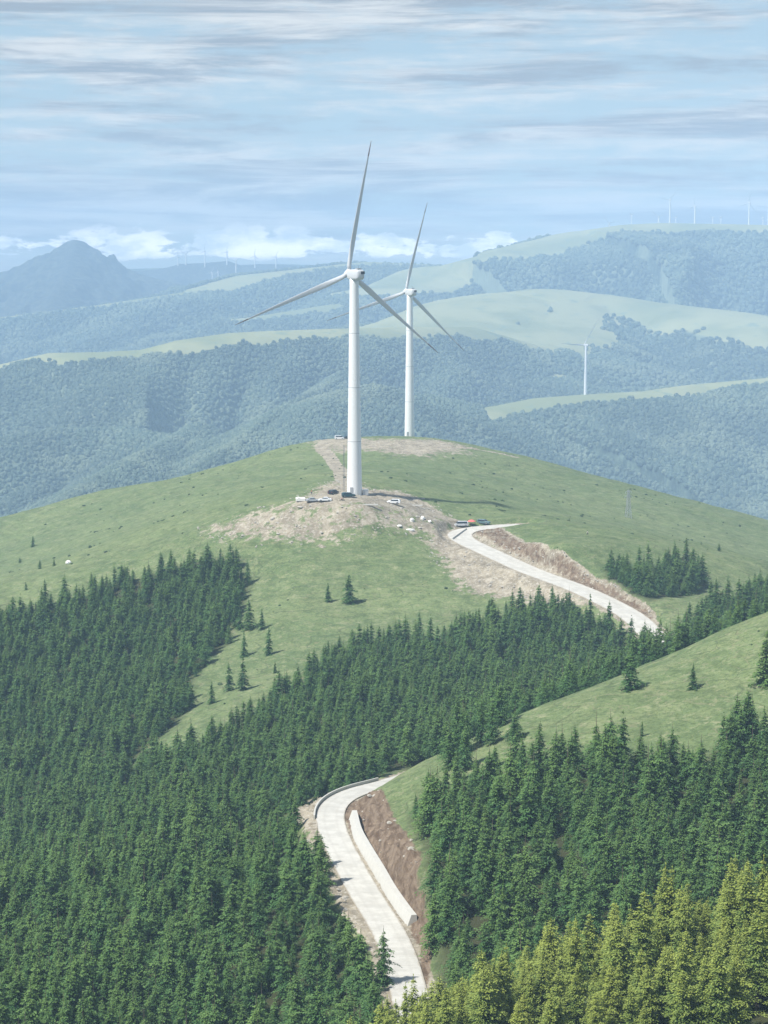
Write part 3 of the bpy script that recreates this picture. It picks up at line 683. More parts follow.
# lone trees on the grass: (base px, base py, height px, width factor, label)
LONE = [
 (349,603,30,1.05,'taller spruce of the pair alone on the middle meadow'),(328,602,20,.95,'smaller spruce of the pair alone on the middle meadow'),
 (249,630,31,.9,'tallest spruce of the three standing on the left meadow'),(240,629,21,.9,'low spruce left of the tallest in the left meadow trio'),(262,630,22,.85,'low spruce right of the tallest in the left meadow trio'),
 (269,656,30,.62,'thin spruce alone below the left meadow trio'),(244,657,27,.62,'slender spruce between the meadow trio and the dark pair'),(243,690,35,.85,'darker larger spruce of the pair on the left meadow slope'),
 (229,691,30,.72,'smaller spruce of the pair on the left meadow slope'),(212,704,24,.7,'small spruce at the foot of the left meadow gap'),(275,673,13,.8,'tiny spruce near the edge of the middle wood'),
 (40,569,10,.95,'small spruce standing on the left shoulder crest'),(33,547,12,.8,'lone small spruce beyond the left shoulder'),(54,566,8,1.1,'squat spruce beside the crest on the far left'),(20,563,6,1.2,'bush sized spruce beyond the shoulder at the left edge'),(26,590,9,.8,'tiny spruce in front of the left wood'),
 (719,551,8,1.3,'tiny bushy spruce on the grass behind the copse'),
 (630,690,40,1.05,'broad spruce at the crest of the right grass hill'),(693,690,27,.85,'lone middling spruce on the right grass slope'),(766,684,54,1.15,'tall broad spruce at the right edge of the grass slope'),
 (642,738,17,.5,'thin brownish spruce at the upper edge of the right wood'),
 (110,598,20,.9,'spruce at the top edge of the left wood'),(590,627,34,.72,'slim spruce whose tip overlaps the upper road'),(609,640,40,.7,'slim ragged spruce just left of the upper road end'),
 (384,985,0,1.0,'tall ragged spruce leaning over the left edge of the lower road'),
 (668,0,0,1.0,'tallest pale larch rising above the bottom right grove'),(548,0,0,1.0,'slim pale larch rising above the grove near its left end'),
]
for px, Y_, top, wf in ((396,262,1002,.8),(406,266,990,.75),(414,270,984,.8),(423,272,992,.85),(433,276,978,.8),(418,262,1004,.8),(440,270,990,.8),(429,264,1000,.8)):
    x, y = plan(px, Y_); z = float(near_raw(np.array([x]), np.array([y]))[0]); s = (P(px, top, Y_)[2] - z) / 10.8; tree('larch', int(px) % 4, (x, y, z - .1), px * 1.0, (s * wf * 1.15, s * wf * 1.15, s), *WORDS['spur'])
for i, (px, py, h, wf, lab) in enumerate(LONE):
    if py == 985:
        x, y = P(383.5, 968, 311)[:2]; z = float(near_raw(np.array([x]), np.array([y]))[0]); tree('spruce', 3, (x - .0, y, z - .1), 1.0, (1.0, 1.0, 1.15), lab); continue
    if py == 0:
        x, y = plan(px, 258); z = float(near_raw(np.array([x]), np.array([y]))[0]); s = 1.28 if px > 600 else 1.15; tree('larch', 2, (x, y, z), 1.0, (s*.85, s*.85, s), lab); continue
    x, y, z = W(px, py); s = h / F * (y / CP) * .99 / 8.0
    tree('fir', i % 3, (x, y, z - .1), i * 1.3, (s * wf, s * wf, s), lab)

# ================================================================ masses nobody could count: points with instances
def stuff(name, label, pts, sources, mats=None):
    """sources: list of (crown object, trunk object); one mesh of points, each carrying rotation, size and variant"""
    loc = np.array([p[0] for p in pts], np.float32); me = bpy.data.meshes.new(name); me.vertices.add(len(loc)); me.vertices.foreach_set('co', loc.ravel())
    for nm, k in (('rot', 1), ('size', 2)):
        a = me.attributes.new(nm, 'FLOAT_VECTOR', 'POINT'); a.data.foreach_set('vector', np.array([p[k] for p in pts], np.float32).ravel())
    a = me.attributes.new('variant', 'INT', 'POINT'); a.data.foreach_set('value', np.array([p[3] for p in pts], np.int32))
    o = mesh_obj(name, me, mats or []); tag(o, label, kind='stuff')
    ng = bpy.data.node_groups.new(name, 'GeometryNodeTree'); ng.interface.new_socket('Geometry', in_out='INPUT', socket_type='NodeSocketGeometry'); ng.interface.new_socket('Geometry', in_out='OUTPUT', socket_type='NodeSocketGeometry')
    N = ng.nodes; L = ng.links; gi = N.new('NodeGroupInput'); go = N.new('NodeGroupOutput'); iop = N.new('GeometryNodeInstanceOnPoints'); iop.inputs['Pick Instance'].default_value = True
    L.new(gi.outputs[0], iop.inputs['Points']); join = N.new('GeometryNodeJoinGeometry')
    def attr(nm, ty):
        n = N.new('GeometryNodeInputNamedAttribute'); n.data_type = ty; n.inputs[0].default_value = nm; return n.outputs[0]
    for src in reversed(sources):
        g2 = N.new('GeometryNodeGeometryToInstance')
        if isinstance(src, tuple):
            j2 = N.new('GeometryNodeJoinGeometry')
            for ob in src:
                oi = N.new('GeometryNodeObjectInfo'); oi.inputs[0].default_value = ob; oi.inputs['As Instance'].default_value = False; L.new(oi.outputs['Geometry'], j2.inputs[0])
            L.new(j2.outputs[0], g2.inputs[0])
        else: L.new(src(ng), g2.inputs[0])
        L.new(g2.outputs[0], join.inputs[0])
    L.new(join.outputs[0], iop.inputs['Instance']); L.new(attr('variant', 'INT'), iop.inputs['Instance Index'])
    L.new(attr('rot', 'FLOAT_VECTOR'), iop.inputs['Rotation']); L.new(attr('size', 'FLOAT_VECTOR'), iop.inputs['Scale']); L.new(iop.outputs[0], go.inputs[0])
    md = o.modifiers.new('scatter', 'NODES'); md.node_group = ng
    return o
MASS = {'hump': 'dense dark spruce wood left of the lower road', 'left': 'dense dark spruce wood on the far left slope', 'mid': 'dense dark spruce wood across the middle below the meadow', 'back': 'dark spruce wood behind the right grass ridge',
        'face': 'dense dark spruce wood on the slope at the right', 'side': 'loose spruces above the cutting', 'spur': 'yellow green larch grove at the bottom right', 'copse': 'copse above the upper road'}
for (kind, reg), pts in STUFF.items():
    for v in range(len(KINDS_[kind])):
        if (kind, v) not in PROTO: tree(kind, v, tuple(pts[0][0]), 0, pts[0][2], *WORDS[reg])
    if len(pts): stuff({'hump': 'spruce_forest', 'spur': 'larch_forest'}.get(reg, 'spruce_forest'), MASS[reg], pts, [PROTO[(kind, v)][1:] for v in range(len(KINDS_[kind]))])
print('TREES own', len(own['spruce']), len(own['larch']), 'mass', {k[1]: len(v) for k, v in STUFF.items()})

# far broadleaf forest: rounded crowns on the wooded far slopes
def blob(seed, mat='canopy'):
    def f(ng):
        N = ng.nodes; L = ng.links; ico = N.new('GeometryNodeMeshIcoSphere'); ico.inputs['Radius'].default_value = 1.0; ico.inputs['Subdivisions'].default_value = 3
        nz = N.new('ShaderNodeTexNoise'); nz.noise_dimensions = '4D'; nz.inputs['W'].default_value = seed; nz.inputs['Scale'].default_value = 2.4; nz.inputs['Detail'].default_value = 2.0
        pos = N.new('GeometryNodeInputPosition'); L.new(pos.outputs[0], nz.inputs['Vector'])
        m1 = N.new('ShaderNodeMath'); m1.operation = 'MULTIPLY_ADD'; L.new(nz.outputs[0], m1.inputs[0]); m1.inputs[1].default_value = 1.5; m1.inputs[2].default_value = .25
        sc = N.new('ShaderNodeVectorMath'); sc.operation = 'SCALE'; L.new(pos.outputs[0], sc.inputs[0]); L.new(m1.outputs[0], sc.inputs['Scale'])
        sp = N.new('GeometryNodeSetPosition'); L.new(ico.outputs[0], sp.inputs[0]); L.new(sc.outputs[0], sp.inputs['Position'])
        sm = N.new('GeometryNodeSetMaterial'); L.new(sp.outputs[0], sm.inputs[0]); sm.inputs['Material'].default_value = M[mat]
        return sm.outputs[0]
    return f
rc = np.random.RandomState(3); fpts = []
for y0, y1, sp in ((2350, 3300, 6.3), (3300, 4450, 6.8), (4450, 5700, 10.0), (5700, 7400, 12.5)):
    gy = np.arange(y0, y1, sp); xs = []; ys = []
    for yy in gy:
        hw = .225 * yy; n = int(2 * hw / sp); xs.append(-hw + (np.arange(n) + rc.rand(n)) * sp); ys.append(yy + rc.rand(n) * sp)
    x = np.concatenate(xs); y = np.concatenate(ys); z, md, isn = height(x, y); e = sp
    #                     # keep slopes that rise away or are near-level
    py = proj(x, y, z + 8)[1]
    m = (rc.rand(len(x)) < (1 - md) ** 1.6) & (~isn) & (z > FLOOR + 20) & (LAST['idx'] != 11) & (LAST['idx'] != 12)
    # hidden behind the dome and nearer spurs: drop what no viewpoint nearby could see
    x, y, z = x[m], y[m], z[m]; py = py[m]; px = proj(x, y, z)[0]
    o = np.argsort(y); bins = np.clip(((px + 120) / 8).astype(int), 0, 126); hor = np.full(127, 1e9)
    hn = np.array([min(proj(*plan(p, Y_), 0)[1] if False else 1e9 for Y_ in (1,)) for p in range(1)])
    keep = np.ones(len(x), bool)
    dome = np.interp(px, [-300, 0, 100, 200, 320, 411, 470, 600, 700, 768, 950], [560, 520, 492, 472, 440, 437, 447, 478, 502, 524, 570])
    keep &= py < dome + 22
    r_ = sp * rc.uniform(.42, .72, len(x))
    for i in np.nonzero(keep)[0]:
        s = float(r_[i]); fpts.append(((x[i], y[i], z[i] + s * .35), (0, 0, rc.rand() * 6.28), (s, s, s * rc.uniform(.85, 1.35)), int(rc.randint(3))))
stuff('broadleaf_forest', 'hazy broadleaf forest covering the slopes of the far ranges', fpts, [blob(1.), blob(5.), blob(9.)])
print('FAR crowns', len(fpts))

# low bushes and tussocks scattered over the grass
spts = []
for poly, n, x0, x1, y0, y1 in ((None, 2600, -190, 190, 380, 1150),):
    x = rc.uniform(x0, x1, n); y = rc.uniform(y0, y1, n); dens = fbm(x / 40, y / 40, 3)
    m = (dens > .05 + .35 * rc.rand(n)) & (near_line(x, y, ROAD[::2])[0] > 7)
    for e in (HUMP, LEFT, MIDW, BACK, FACE, D_ROCK, D_CUT2, D_TOP, D_CUT1, D_SHO): m &= in_poly(x, y, e) < 0
    x, y = x[m], y[m]; z = near_raw(x, y)
    for i in range(len(x)): s = float(.18 + .55 * rc.rand() ** 2.5); spts.append(((x[i], y[i], z[i] + s*.2), (0, 0, rc.rand()*6), (s*1.3, s, s*.75), int(rc.randint(2))))
stuff('shrubs', 'low dark bushes and tussocks dotted over the hill grass', spts, [blob(3., 'shrub'), blob(7., 'shrub')])
# loose stones over the bare ground
def rock_src(seed):
    def f(ng):
        N = ng.nodes; L = ng.links; ico = N.new('GeometryNodeMeshIcoSphere'); ico.inputs['Radius'].default_value = 1.0; ico.inputs['Subdivisions'].default_value = 2
        nz = N.new('ShaderNodeTexVoronoi'); nz.voronoi_dimensions = '4D'; nz.inputs['W'].default_value = seed; nz.inputs['Scale'].default_value = .9
        pos = N.new('GeometryNodeInputPosition'); L.new(pos.outputs[0], nz.inputs['Vector'])
        m1 = N.new('ShaderNodeMath'); m1.operation = 'MULTIPLY_ADD'; L.new(nz.outputs[0], m1.inputs[0]); m1.inputs[1].default_value = .7; m1.inputs[2].default_value = .55
        sc = N.new('ShaderNodeVectorMath'); sc.operation = 'SCALE'; L.new(pos.outputs[0], sc.inputs[0]); L.new(m1.outputs[0], sc.inputs['Scale'])
        sp = N.new('GeometryNodeSetPosition'); L.new(ico.outputs[0], sp.inputs[0]); L.new(sc.outputs[0], sp.inputs['Position'])
        ss = N.new('GeometryNodeSetShadeSmooth'); ss.inputs['Shade Smooth'].default_value = False; L.new(sp.outputs[0], ss.inputs[0])
        sm = N.new('GeometryNodeSetMaterial'); L.new(ss.outputs[0], sm.inputs[0]); sm.inputs['Material'].default_value = M['stone']
        return sm.outputs[0]
    return f
rpts = []
for poly, sp in ((D_ROCK, 1.9), (D_CUT2, 1.9), (D_CUT1, 2.6), (D_SHO, 1.7)):
    pl = np.array([p[:2] for p in poly]); x0, y0 = pl.min(0); x1, y1 = pl.max(0)
    n = int((x1-x0)*(y1-y0)/sp/sp); x = rc.uniform(x0, x1, n); y = rc.uniform(y0, y1, n)
    m = (in_poly(x, y, poly) > 0) & (fbm(x/6, y/6, 3) > .02); d, _ = near_line(x, y, ROAD[::2]); m &= d > road_half(y) + 1
    for T in (TRK1, TRK2): m &= near_line(x, y, T)[0] > 3.0
    m &= np.hypot(x - PAD[0], (y - PAD[1]) * .8) > 17
    x, y = x[m], y[m]; z = near_raw(x, y)
    for i in range(len(x)):
        s = float(.12 + .5 * rc.rand() ** 4); rpts.append(((x[i], y[i], z[i] + .05), tuple(rc.rand(3) * .6), (s * 1.3, s, s * .7), int(rc.randint(3))))
stuff('rubble', 'pale loose stones on the bare rocky ground', rpts, [rock_src(1.), rock_src(4.), rock_src(8.)])
# ================================================================ wind turbines
def lathe(b, prof, n=24, c=(0, 0)):
    b.loft([[(c[0] + r*math.cos(2*math.pi*i/n), c[1] + r*math.sin(2*math.pi*i/n), z) for i in range(n)] for z, r in prof])
def blade_mb(L, n=26):
    """blade along +Z from the hub centre, chord in X, thickness in Y (Y = towards the wind)"""
    b = MB(); rings = []
    for k in range(n + 1):
        f = k / n; z = 1.2 + (L - 1.2) * f
        ch = 1.8 if f < .03 else (1.8 + (2.3 - 1.8) * min(1, (f - .03) / .15) if f < .18 else 2.3 * max(0.0, 1 - (f - .18) / .82) ** .92 * .93 + .22)
        th = max(.05, ch * (.95 if f < .03 else max(.13, .95 - (f - .03) * 4.6)))
        if f < .03: th = 1.9
        tw = R(16) * (1 - f) ** 2 - R(1); off = -.18 * ch if f > .03 else 0; bend = -1.6 * f ** 2
        ring = []
        for i in range(12):
            a = 2 * math.pi * i / 12; x = math.cos(a) * ch / 2 + off; y = math.sin(a) * th / 2 * (1 - .35 * math.cos(a) * (f > .03))
            ring.append((x * math.cos(tw) - y * math.sin(tw), x * math.sin(tw) + y * math.cos(tw) + bend, z))
        rings.append(ring)
    b.loft(rings)
    for j, fi in enumerate(b.f):
        k = min(fi) // 12 / n
        if len(fi) == 12: k = 1 if min(fi) > 20 else 0
        b.m[j] = 1 if k > .88 else 0
    return b
def turbine(loc, yaw, phi, label, group=None, H=90.0, L=53.0, door=True):
    root = empty('wind_turbine', loc, 0, label, 'wind turbine', group)
    b = MB(); s = H / 90.0
    prof = [(-1.5, 3.06), (0, 3.05)] + [(z, 3.05 - 1.25 * z / 88.0) for z in (1, 12, 24, 36, 48, 60, 72, 86, 88.0)]
    prof = [(z * s, r) for z, r in prof]
    lathe(b, prof, 32); b.build('tower', M['tower'], root, True)
    if door:
        d = MB(); d.box((-1.2, -3.0, 2.2), (1.1, .35, 2.3)); dr = d.build('door', M['steel'], root)
        st = MB(); st.box((-1.2, -3.9, .55), (1.5, 1.6, .14))
        for k in range(3): st.box((-1.2, -4.85 - .3*k, .42 - .17*k), (1.3, .3, .08))
        for sx_ in (-1, 1): st.tube((-1.2 + .7*sx_, -3.2, 1.6), (-1.2 + .7*sx_, -4.6, 1.6), .03); st.tube((-1.2 + .7*sx_, -4.6, .5), (-1.2 + .7*sx_, -4.6, 1.6), .03)
        st.build('steps', M['steel'], root)
    if door:
        for fz in (22, 44, 66):
            fb = MB(); rr = 3.05 - 1.25*fz/88; lathe(fb, [(fz*s - .11, rr + .035), (fz*s + .11, rr + .033)], 32); fb.build('flange', M['cargrey'], root, False)
    # nacelle: local +Y points into the wind (towards the rotor)
    cz = H * .995
    nb = MB(); rings = []
    for y, w_, h_, dz in ((-6.3, 2.0, 1.9, .2), (-6.0, 3.2, 3.5, .05), (-5.2, 3.7, 4.1, 0), (-1, 3.9, 4.3, 0), (2.0, 3.8, 4.1, 0), (3.2, 3.4, 3.6, 0), (3.7, 2.9, 3.0, 0)):
        ring = []
        for i in range(20):
            a = 2 * math.pi * i / 20; ca, sa = math.cos(a), math.sin(a); p = 0.42
            ring.append((math.copysign(abs(ca) ** p, ca) * w_ / 2 * .98, y, dz + math.copysign(abs(sa) ** p, sa) * h_ / 2))
        rings.append(ring)
    nb.loft(rings); piv = Matrix.Translation((0, 0, cz)) @ Matrix.Rotation(yaw, 4, 'Z')
    n_o = nb.build('nacelle', M['white'], root, True); n_o.matrix_local = piv
    v = MB(); v.box((.75, -6.22, .75), (1.7, .55, 1.15)); v.build('vent', M['vent'], n_o, bevel=.05)
    v = MB(); v.box((-.2, -4.2, 2.35), (1.6, 2.4, .5)); v.tube((-.7, -5.2, 2.1), (-.7, -5.2, 3.5), .05); v.tube((.5, -5.2, 2.1), (.5, -5.2, 3.3), .05); v.tube((-1.0, -5.2, 3.5), (-.4, -5.2, 3.5), .07); v.build('wind_sensor', M['steel'], n_o)
    hb = MB(); tilt = Matrix.Rotation(R(5), 4, 'X'); prof2 = [(3.6, 1.35), (3.9, 1.55), (5.6, 1.6), (6.5, 1.25), (7.1, .7), (7.35, .12)]
    hb.loft([[(r*math.cos(2*math.pi*i/20), y - 5.0, r*math.sin(2*math.pi*i/20)) for i in range(20)] for y, r in prof2])
    for k in range(3):
        a = phi + k * 2 * math.pi / 3; hb.tube((0, 0, 0), (1.75*math.sin(a), 0, 1.75*math.cos(a)), 1.15, 1.08, 16)
    h_o = hb.build('hub', M['white'], root, True); h_o.matrix_local = piv @ tilt @ Matrix.Translation((0, 5.0, 0))
    for k in range(3):
        key = ('blade', L)
        if key not in PROTO:
            bo = blade_mb(L).build('blade', [M['white'], M['bladered']], None, True); PROTO[key] = bo; bo.parent = h_o
        else: bo = PROTO[key].copy(); COL.objects.link(bo); bo.parent = h_o
        bo.matrix_local = Matrix.Rotation(phi + k * 2 * math.pi / 3, 4, 'Y') @ Matrix.Translation((0, 0, 0)) @ Matrix.Rotation(R(-.6), 4, 'X')
    return root
def on_ground(x, y, dz=0.0):
    return (x, y, float(near_raw(np.array([x]), np.array([y]))[0]) + dz)
T1 = on_ground(*P(354.5, 492, 810)[:2]); T2 = on_ground(*P(409.5, 437, 1222)[:2])
turbine(T1, R(27), R(8), 'nearest and tallest white wind turbine above the parked cars on the hilltop pad', 'wind turbines on the central hill', H=89.5, L=53.5)
turbine(T2, R(25), R(12), 'second white wind turbine behind the tallest one on the crest of the central hill', 'wind turbines on the central hill', H=88.5, L=55)
def far_h(x, y): return float(height(np.array([x]), np.array([float(y)]))[0][0])
def far_base(px, Y):
    x, y = plan(px, Y); x = (px - 384) / F * Y * CP; return (x, y, far_h(x, y))
def far_turbine(px, hub_py, Y, yaw, phi, label, group=None, ratio=.6, L=53, hmin=40):
    if Y > 6000: Y *= FARK; L *= FARK; hmin *= FARK
    x, y, z = far_base(px, Y); hz_ = P(px, hub_py, Y)[2]; H = max(hmin, hz_ - z)
    return turbine((x, y, hz_ - H), yaw, phi, label, group, H=H, L=L, door=False)
far_turbine(587, 345, 3676, R(38), R(34), 'lone small white turbine with two visible blades on the far right spur', L=60)
FG = 'turbines along the far right skyline'
far_turbine(609, 223, 9100, R(10), R(-40), 'low turbine whose blades form a V at the left start of the right skyline row', FG, L=46)
far_turbine(631, 214, 9500, R(60), R(90), 'very faint thin turbine between the two V shaped ones on the right skyline', FG, L=40)
far_turbine(658, 217, 8950, R(5), R(-50), 'turbine with V shaped blades just left of the tall one on the right skyline', FG, L=50)
far_turbine(669, 200, 8750, R(20), R(42), 'tallest slim turbine near the middle of the right skyline row', FG, L=58)
far_turbine(694, 206, 8750, R(40), R(3), 'turbine with one upright blade right of the tallest on the right skyline', FG, L=48)
far_turbine(748, 203, 8600, R(25), R(12), 'bold white turbine near the right edge of the skyline', FG, L=60)
far_turbine(767, 207, 9000, R(10), R(35), 'turbine cut by the right edge of the photo on the skyline', FG, L=56)
for px, py in ((675, 217.5), (712, 217), (720, 217), (762, 217.5)):
    far_turbine(px, py, 9900, R(30), R(rt.uniform(0, 120)), 'tiny distant turbine whose upper part only peeks over the right skyline ridge', 'tiny turbines peeking over the right skyline', L=22, hmin=30)
LG = 'tiny turbines on the far left chain'
for i, (px, py, Y, ph, lab) in enumerate([
  (178,257,11150,0,'faint tiny turbine at the left end of the far blue chain'),(186,254,11150,60,'tiny turbine second from the left on the far blue chain'),(205,251,11100,5,'taller tiny turbine standing left of the highest point of the far blue chain'),
  (227,252,11100,20,'tiny turbine at the highest point of the far blue chain'),(236,261,9300,50,'brighter tiny turbine standing lower in front of the far blue chain'),(255,256,11100,8,'tiny turbine on the second hump of the far blue chain'),
  (276,257,11100,30,'tiny turbine near the right end of the far blue chain'),(212,273,9700,30,'short pale turbine low on the slope below the far blue chain'),(218,272,9600,0,'pale turbine right beside the short one low on the far slope'),
  (328,270,8900,10,'faint tiny turbine left of the tallest turbine on the far ridge')]):
    far_turbine(px, py, Y, R(15 + 12 * (i % 4)), R(ph), lab, LG, L=42, hmin=62)

# transformer box at the tower foot
b = MB(); b.box((0, 0, 1.15), (2.3, 2.2, 2.1)); r0 = empty('transformer_box', on_ground(T1[0] + 4.4, T1[1] + .3), R(8), 'white transformer box at the foot of the nearest turbine', 'transformer')
b.build('cabinet', M['white'], r0, bevel=.04); b = MB(); b.box((0, 0, 2.28), (2.6, 2.5, .14)); b.build('roof', M['cargrey'], r0, bevel=.02)
b = MB(); b.box((-.5, -1.12, 1.1), (.85, .05, 1.7)); b.box((.5, -1.12, 1.1), (.85, .05, 1.7)); b.build('door', M['cargrey'], r0)

# ================================================================ lattice masts
def pylon(loc, H, wb, wt, arms, label, rz=0, cat='pylon', name='lattice_pylon', bays=9, r=.07, mat='darksteel'):
    root = empty(name, loc, rz, label, cat); b = MB()
    def cor(z): w_ = wb + (wt - wb) * (z / H) ** .8; return [(sx_*w_/2, sy_*w_/2, z) for sx_, sy_ in ((-1,-1),(1,-1),(1,1),(-1,1))]
    zs = [H * (k / bays) ** .92 for k in range(bays + 1)]; zs[0] = -.5
    for k in range(bays):
        a, c = cor(max(zs[k], 0)), cor(zs[k+1])
        if k == 0: a = [(p[0], p[1], -.5) for p in a]
        for i in range(4):
            j = (i+1) % 4; b.tube(a[i], c[i], r, n=4, cap=False); b.tube(a[i], c[j], r*.6, n=4, cap=False); b.tube(a[j], c[i], r*.6, n=4, cap=False); b.tube(c[i], c[j], r*.6, n=4, cap=False)
    b.build('lattice_tower', M[mat], root)
    for z, w_ in arms:
        a = MB()
        for sg in (-1, 1):
            a.tube((0, -.3, z), (sg*w_, 0, z + .15), r*.8, n=4); a.tube((0, .3, z), (sg*w_, 0, z + .15), r*.8, n=4); a.tube((0, 0, z + 1.1), (sg*w_, 0, z + .15), r*.7, n=4); a.tube((sg*w_, 0, z + .15), (sg*w_, 0, z - .9), r*.9, n=5)
        a.build('crossarm', M[mat], root)
    return root
x, y = P(373.5, 440, 1330)[:2]; pylon(on_ground(x, y), 33, 5.2, 1.0, ((24.5, 4.2), (28.5, 3.4), (32, 2.6)), 'lattice pylon standing beyond the hill crest between the two big turbines', R(30), r=.13)
x, y = P(628, 533, 985)[:2]; pylon(on_ground(x, y), 13.5, 2.6, .8, ((10.5, 2.0), (12.8, 1.6)), 'small grey lattice pylon on the grass hill above the copse', R(20), bays=6, r=.09, mat='steel')
x, y = P(344, 491, 815)[:2]; pylon(on_ground(x, y), 19.5, .9, .5, (), 'thin lattice mast beside the foot of the nearest turbine', 0, 'mast', 'lattice_mast', bays=14, r=.05)

# ================================================================ vehicles
def vehicle(name, loc, rz, paint, kind, label, cat, group='vehicles parked on the hill'):
    """body lofted from side profiles; local +X is forward"""
    root = empty(name, loc, rz, label, cat, group); root.scale = (1.15, 1.1, 1.1)
    L_, W_, prof, gl, wx, wr = {
      'sedan': (4.6, 1.8, [(-2.3,.35,.78),(-2.2,.28,.98),(-1.55,.28,1.02),(-.9,.28,1.42),(-.2,.28,1.47),(.45,.28,1.42),(1.15,.28,.98),(1.95,.28,.86),(2.25,.3,.70),(2.3,.38,.6)], (-1.35, .98, 1.05), 1.38, .33),
      'suv':   (4.7, 1.9, [(-2.35,.45,.95),(-2.3,.36,1.25),(-2.05,.36,1.66),(-1.4,.36,1.76),(.0,.36,1.76),(.55,.36,1.70),(1.25,.36,1.16),(2.05,.36,1.06),(2.3,.38,.9),(2.35,.45,.7)], (-2.0, 1.12, 1.15), 1.42, .38),
      'van':   (4.9, 1.85, [(-2.45,.42,1.0),(-2.42,.34,1.8),(-2.2,.34,1.95),(-1.0,.34,1.98),(.6,.34,1.96),(1.15,.34,1.8),(1.85,.34,1.12),(2.35,.36,.98),(2.45,.42,.7)], (-2.25, 1.2, 1.72), 1.5, .34)}[kind]
    roof = max(p[2] for p in prof); b = MB(); rings = []
    belt = 1.0 if kind == 'sedan' else (1.12 if kind == 'suv' else 1.15)
    for x, zb, zt in prof:
        w2 = W_ / 2 * (1 if abs(x) < L_/2 * .85 else .88)
        def hw(z): return w2 if z <= belt else w2 * (1 - .22 * (z - belt) / max(.3, roof - belt))
        zm = min(zt, belt)
        rings.append([(x, -w2*.96, zb), (x, -w2, zb + .12), (x, -w2, zm*.97), (x, -hw(zt)*.985, zt - .03*(zt > belt)), (x, -hw(zt)*.85, zt), (x, hw(zt)*.85, zt), (x, hw(zt)*.985, zt - .03*(zt > belt)), (x, w2, zm*.97), (x, w2, zb + .12), (x, w2*.96, zb)])
    b.loft(rings); b.build('body', M[paint], root, bevel=.03)
    x0, _, x1 = gl; w2 = W_/2
    for sg in (-1, 1):
        g = MB(); zt = roof - .1; wt = w2 * (1 - .22 * (zt - belt) / (roof - belt)) + .025; wb_ = w2 + .012
        pts = [(x0 + .22, belt + .05), (x1 - .12, belt + .05), (x1 - (.55 if kind != 'van' else .35), zt), (x0 + (.55 if kind == 'sedan' else .3), zt)]
        o_ = [(p[0], sg * (wb_ if i < 2 else wt), p[1]) for i, p in enumerate(pts)]; i_ = [(p[0], sg * ((wb_ if i < 2 else wt) - .06), p[1]) for i, p in enumerate(pts)]
        g.loft([o_, i_] if sg < 0 else [i_, o_]); g.build('side_window', M['glass'], root)
    def glassx(nm, xa, za, xb, zb_, th=.04):
        g = MB(); wa = w2*.86; wb2 = w2*.74; d_ = th if xa > 0 else -th
        g.loft([[(xa + d_, -wa, za), (xa + d_, wa, za), (xb + d_, wb2, zb_ + .02), (xb + d_, -wb2, zb_ + .02)], [(xa, -wa, za - .02), (xa, wa, za - .02), (xb, wb2, zb_), (xb, -wb2, zb_)]]); g.build(nm, M['glass'], root)
    if kind == 'sedan': glassx('windscreen', 1.08, 1.03, .50, 1.40); glassx('rear_window', -1.50, 1.05, -.95, 1.39)
    elif kind == 'suv': glassx('windscreen', 1.20, 1.20, .60, 1.67); glassx('rear_window', -2.31, 1.22, -2.10, 1.60)
    else: glassx('windscreen', 1.80, 1.18, 1.18, 1.77); glassx('rear_window', -2.43, 1.22, -2.38, 1.72)
    for sx_ in (-1, 1):
        for sy_ in (-1, 1):
            wb_ = MB(); c = (sx_*wx, sy_*(w2 - .10), wr); n = 16
            wb_.tube((c[0], c[1]-.11, c[2]), (c[0], c[1]+.11, c[2]), wr, wr, n); wh = wb_.build('wheel', M['tyre'], root, bevel=.02)
            rb = MB(); rb.tube((c[0], c[1]+sy_*.10, c[2]), (c[0], c[1]+sy_*.13, c[2]), wr*.62, wr*.55, 10); rb.build('rim', M['rim'], wh)
    for sy_ in (-1, 1):
        l = MB(); l.box((L_/2 - .1, sy_*w2*.66, .74), (.14, .36, .15)); l.build('headlight', M['lamp'], root, bevel=.02)
        l = MB(); l.box((-L_/2 + .04, sy_*w2*.72, .95), (.12, .2, .26)); l.build('tail_light', M['redlamp'], root, bevel=.02)
    return root
def place(px, py, y0=200): return W(px, py, y0)
def cast(x, y, z, px_, py_): return (x, y, z)
vehicle('parked_car', place(325, 502), R(178), 'carwhite', 'sedan', 'white saloon car parked left of the nearest turbine next to the white tent', 'car')
vehicle('parked_car', place(348.5, 497.5), R(12), 'carteal', 'suv', 'dark teal car parked right in front of the nearest tower', 'car')
vehicle('parked_car', place(333.5, 494.5), R(60), 'carblack', 'suv', 'black off-road car parked just left of the nearest tower', 'car')
vehicle('parked_car', place(393.5, 504), R(172), 'carwhite', 'suv', 'white car standing alone right of the nearest tower', 'car')
vehicle('parked_car', place(312.5, 502), R(5), 'cargrey', 'sedan', 'grey car half behind the white saloon beside the tent', 'car')
vehicle('parked_van', place(461, 527.5), R(-172), 'carsilver', 'van', 'pale van stopped at the road bend beside the red umbrella', 'van')
vehicle('parked_car', place(483.5, 525), R(-28), 'carslate', 'suv', 'dark blue green car parked right of the red umbrella', 'car')
vehicle('parked_van', place(339.5, 439.5), R(0), 'carwhite', 'van', 'small white van on the hill crest left of the nearest tower', 'van')
vehicle('parked_car', place(346.5, 439), R(170), 'carblack', 'sedan', 'dark car on the hill crest touching the edge of the nearest tower', 'car')
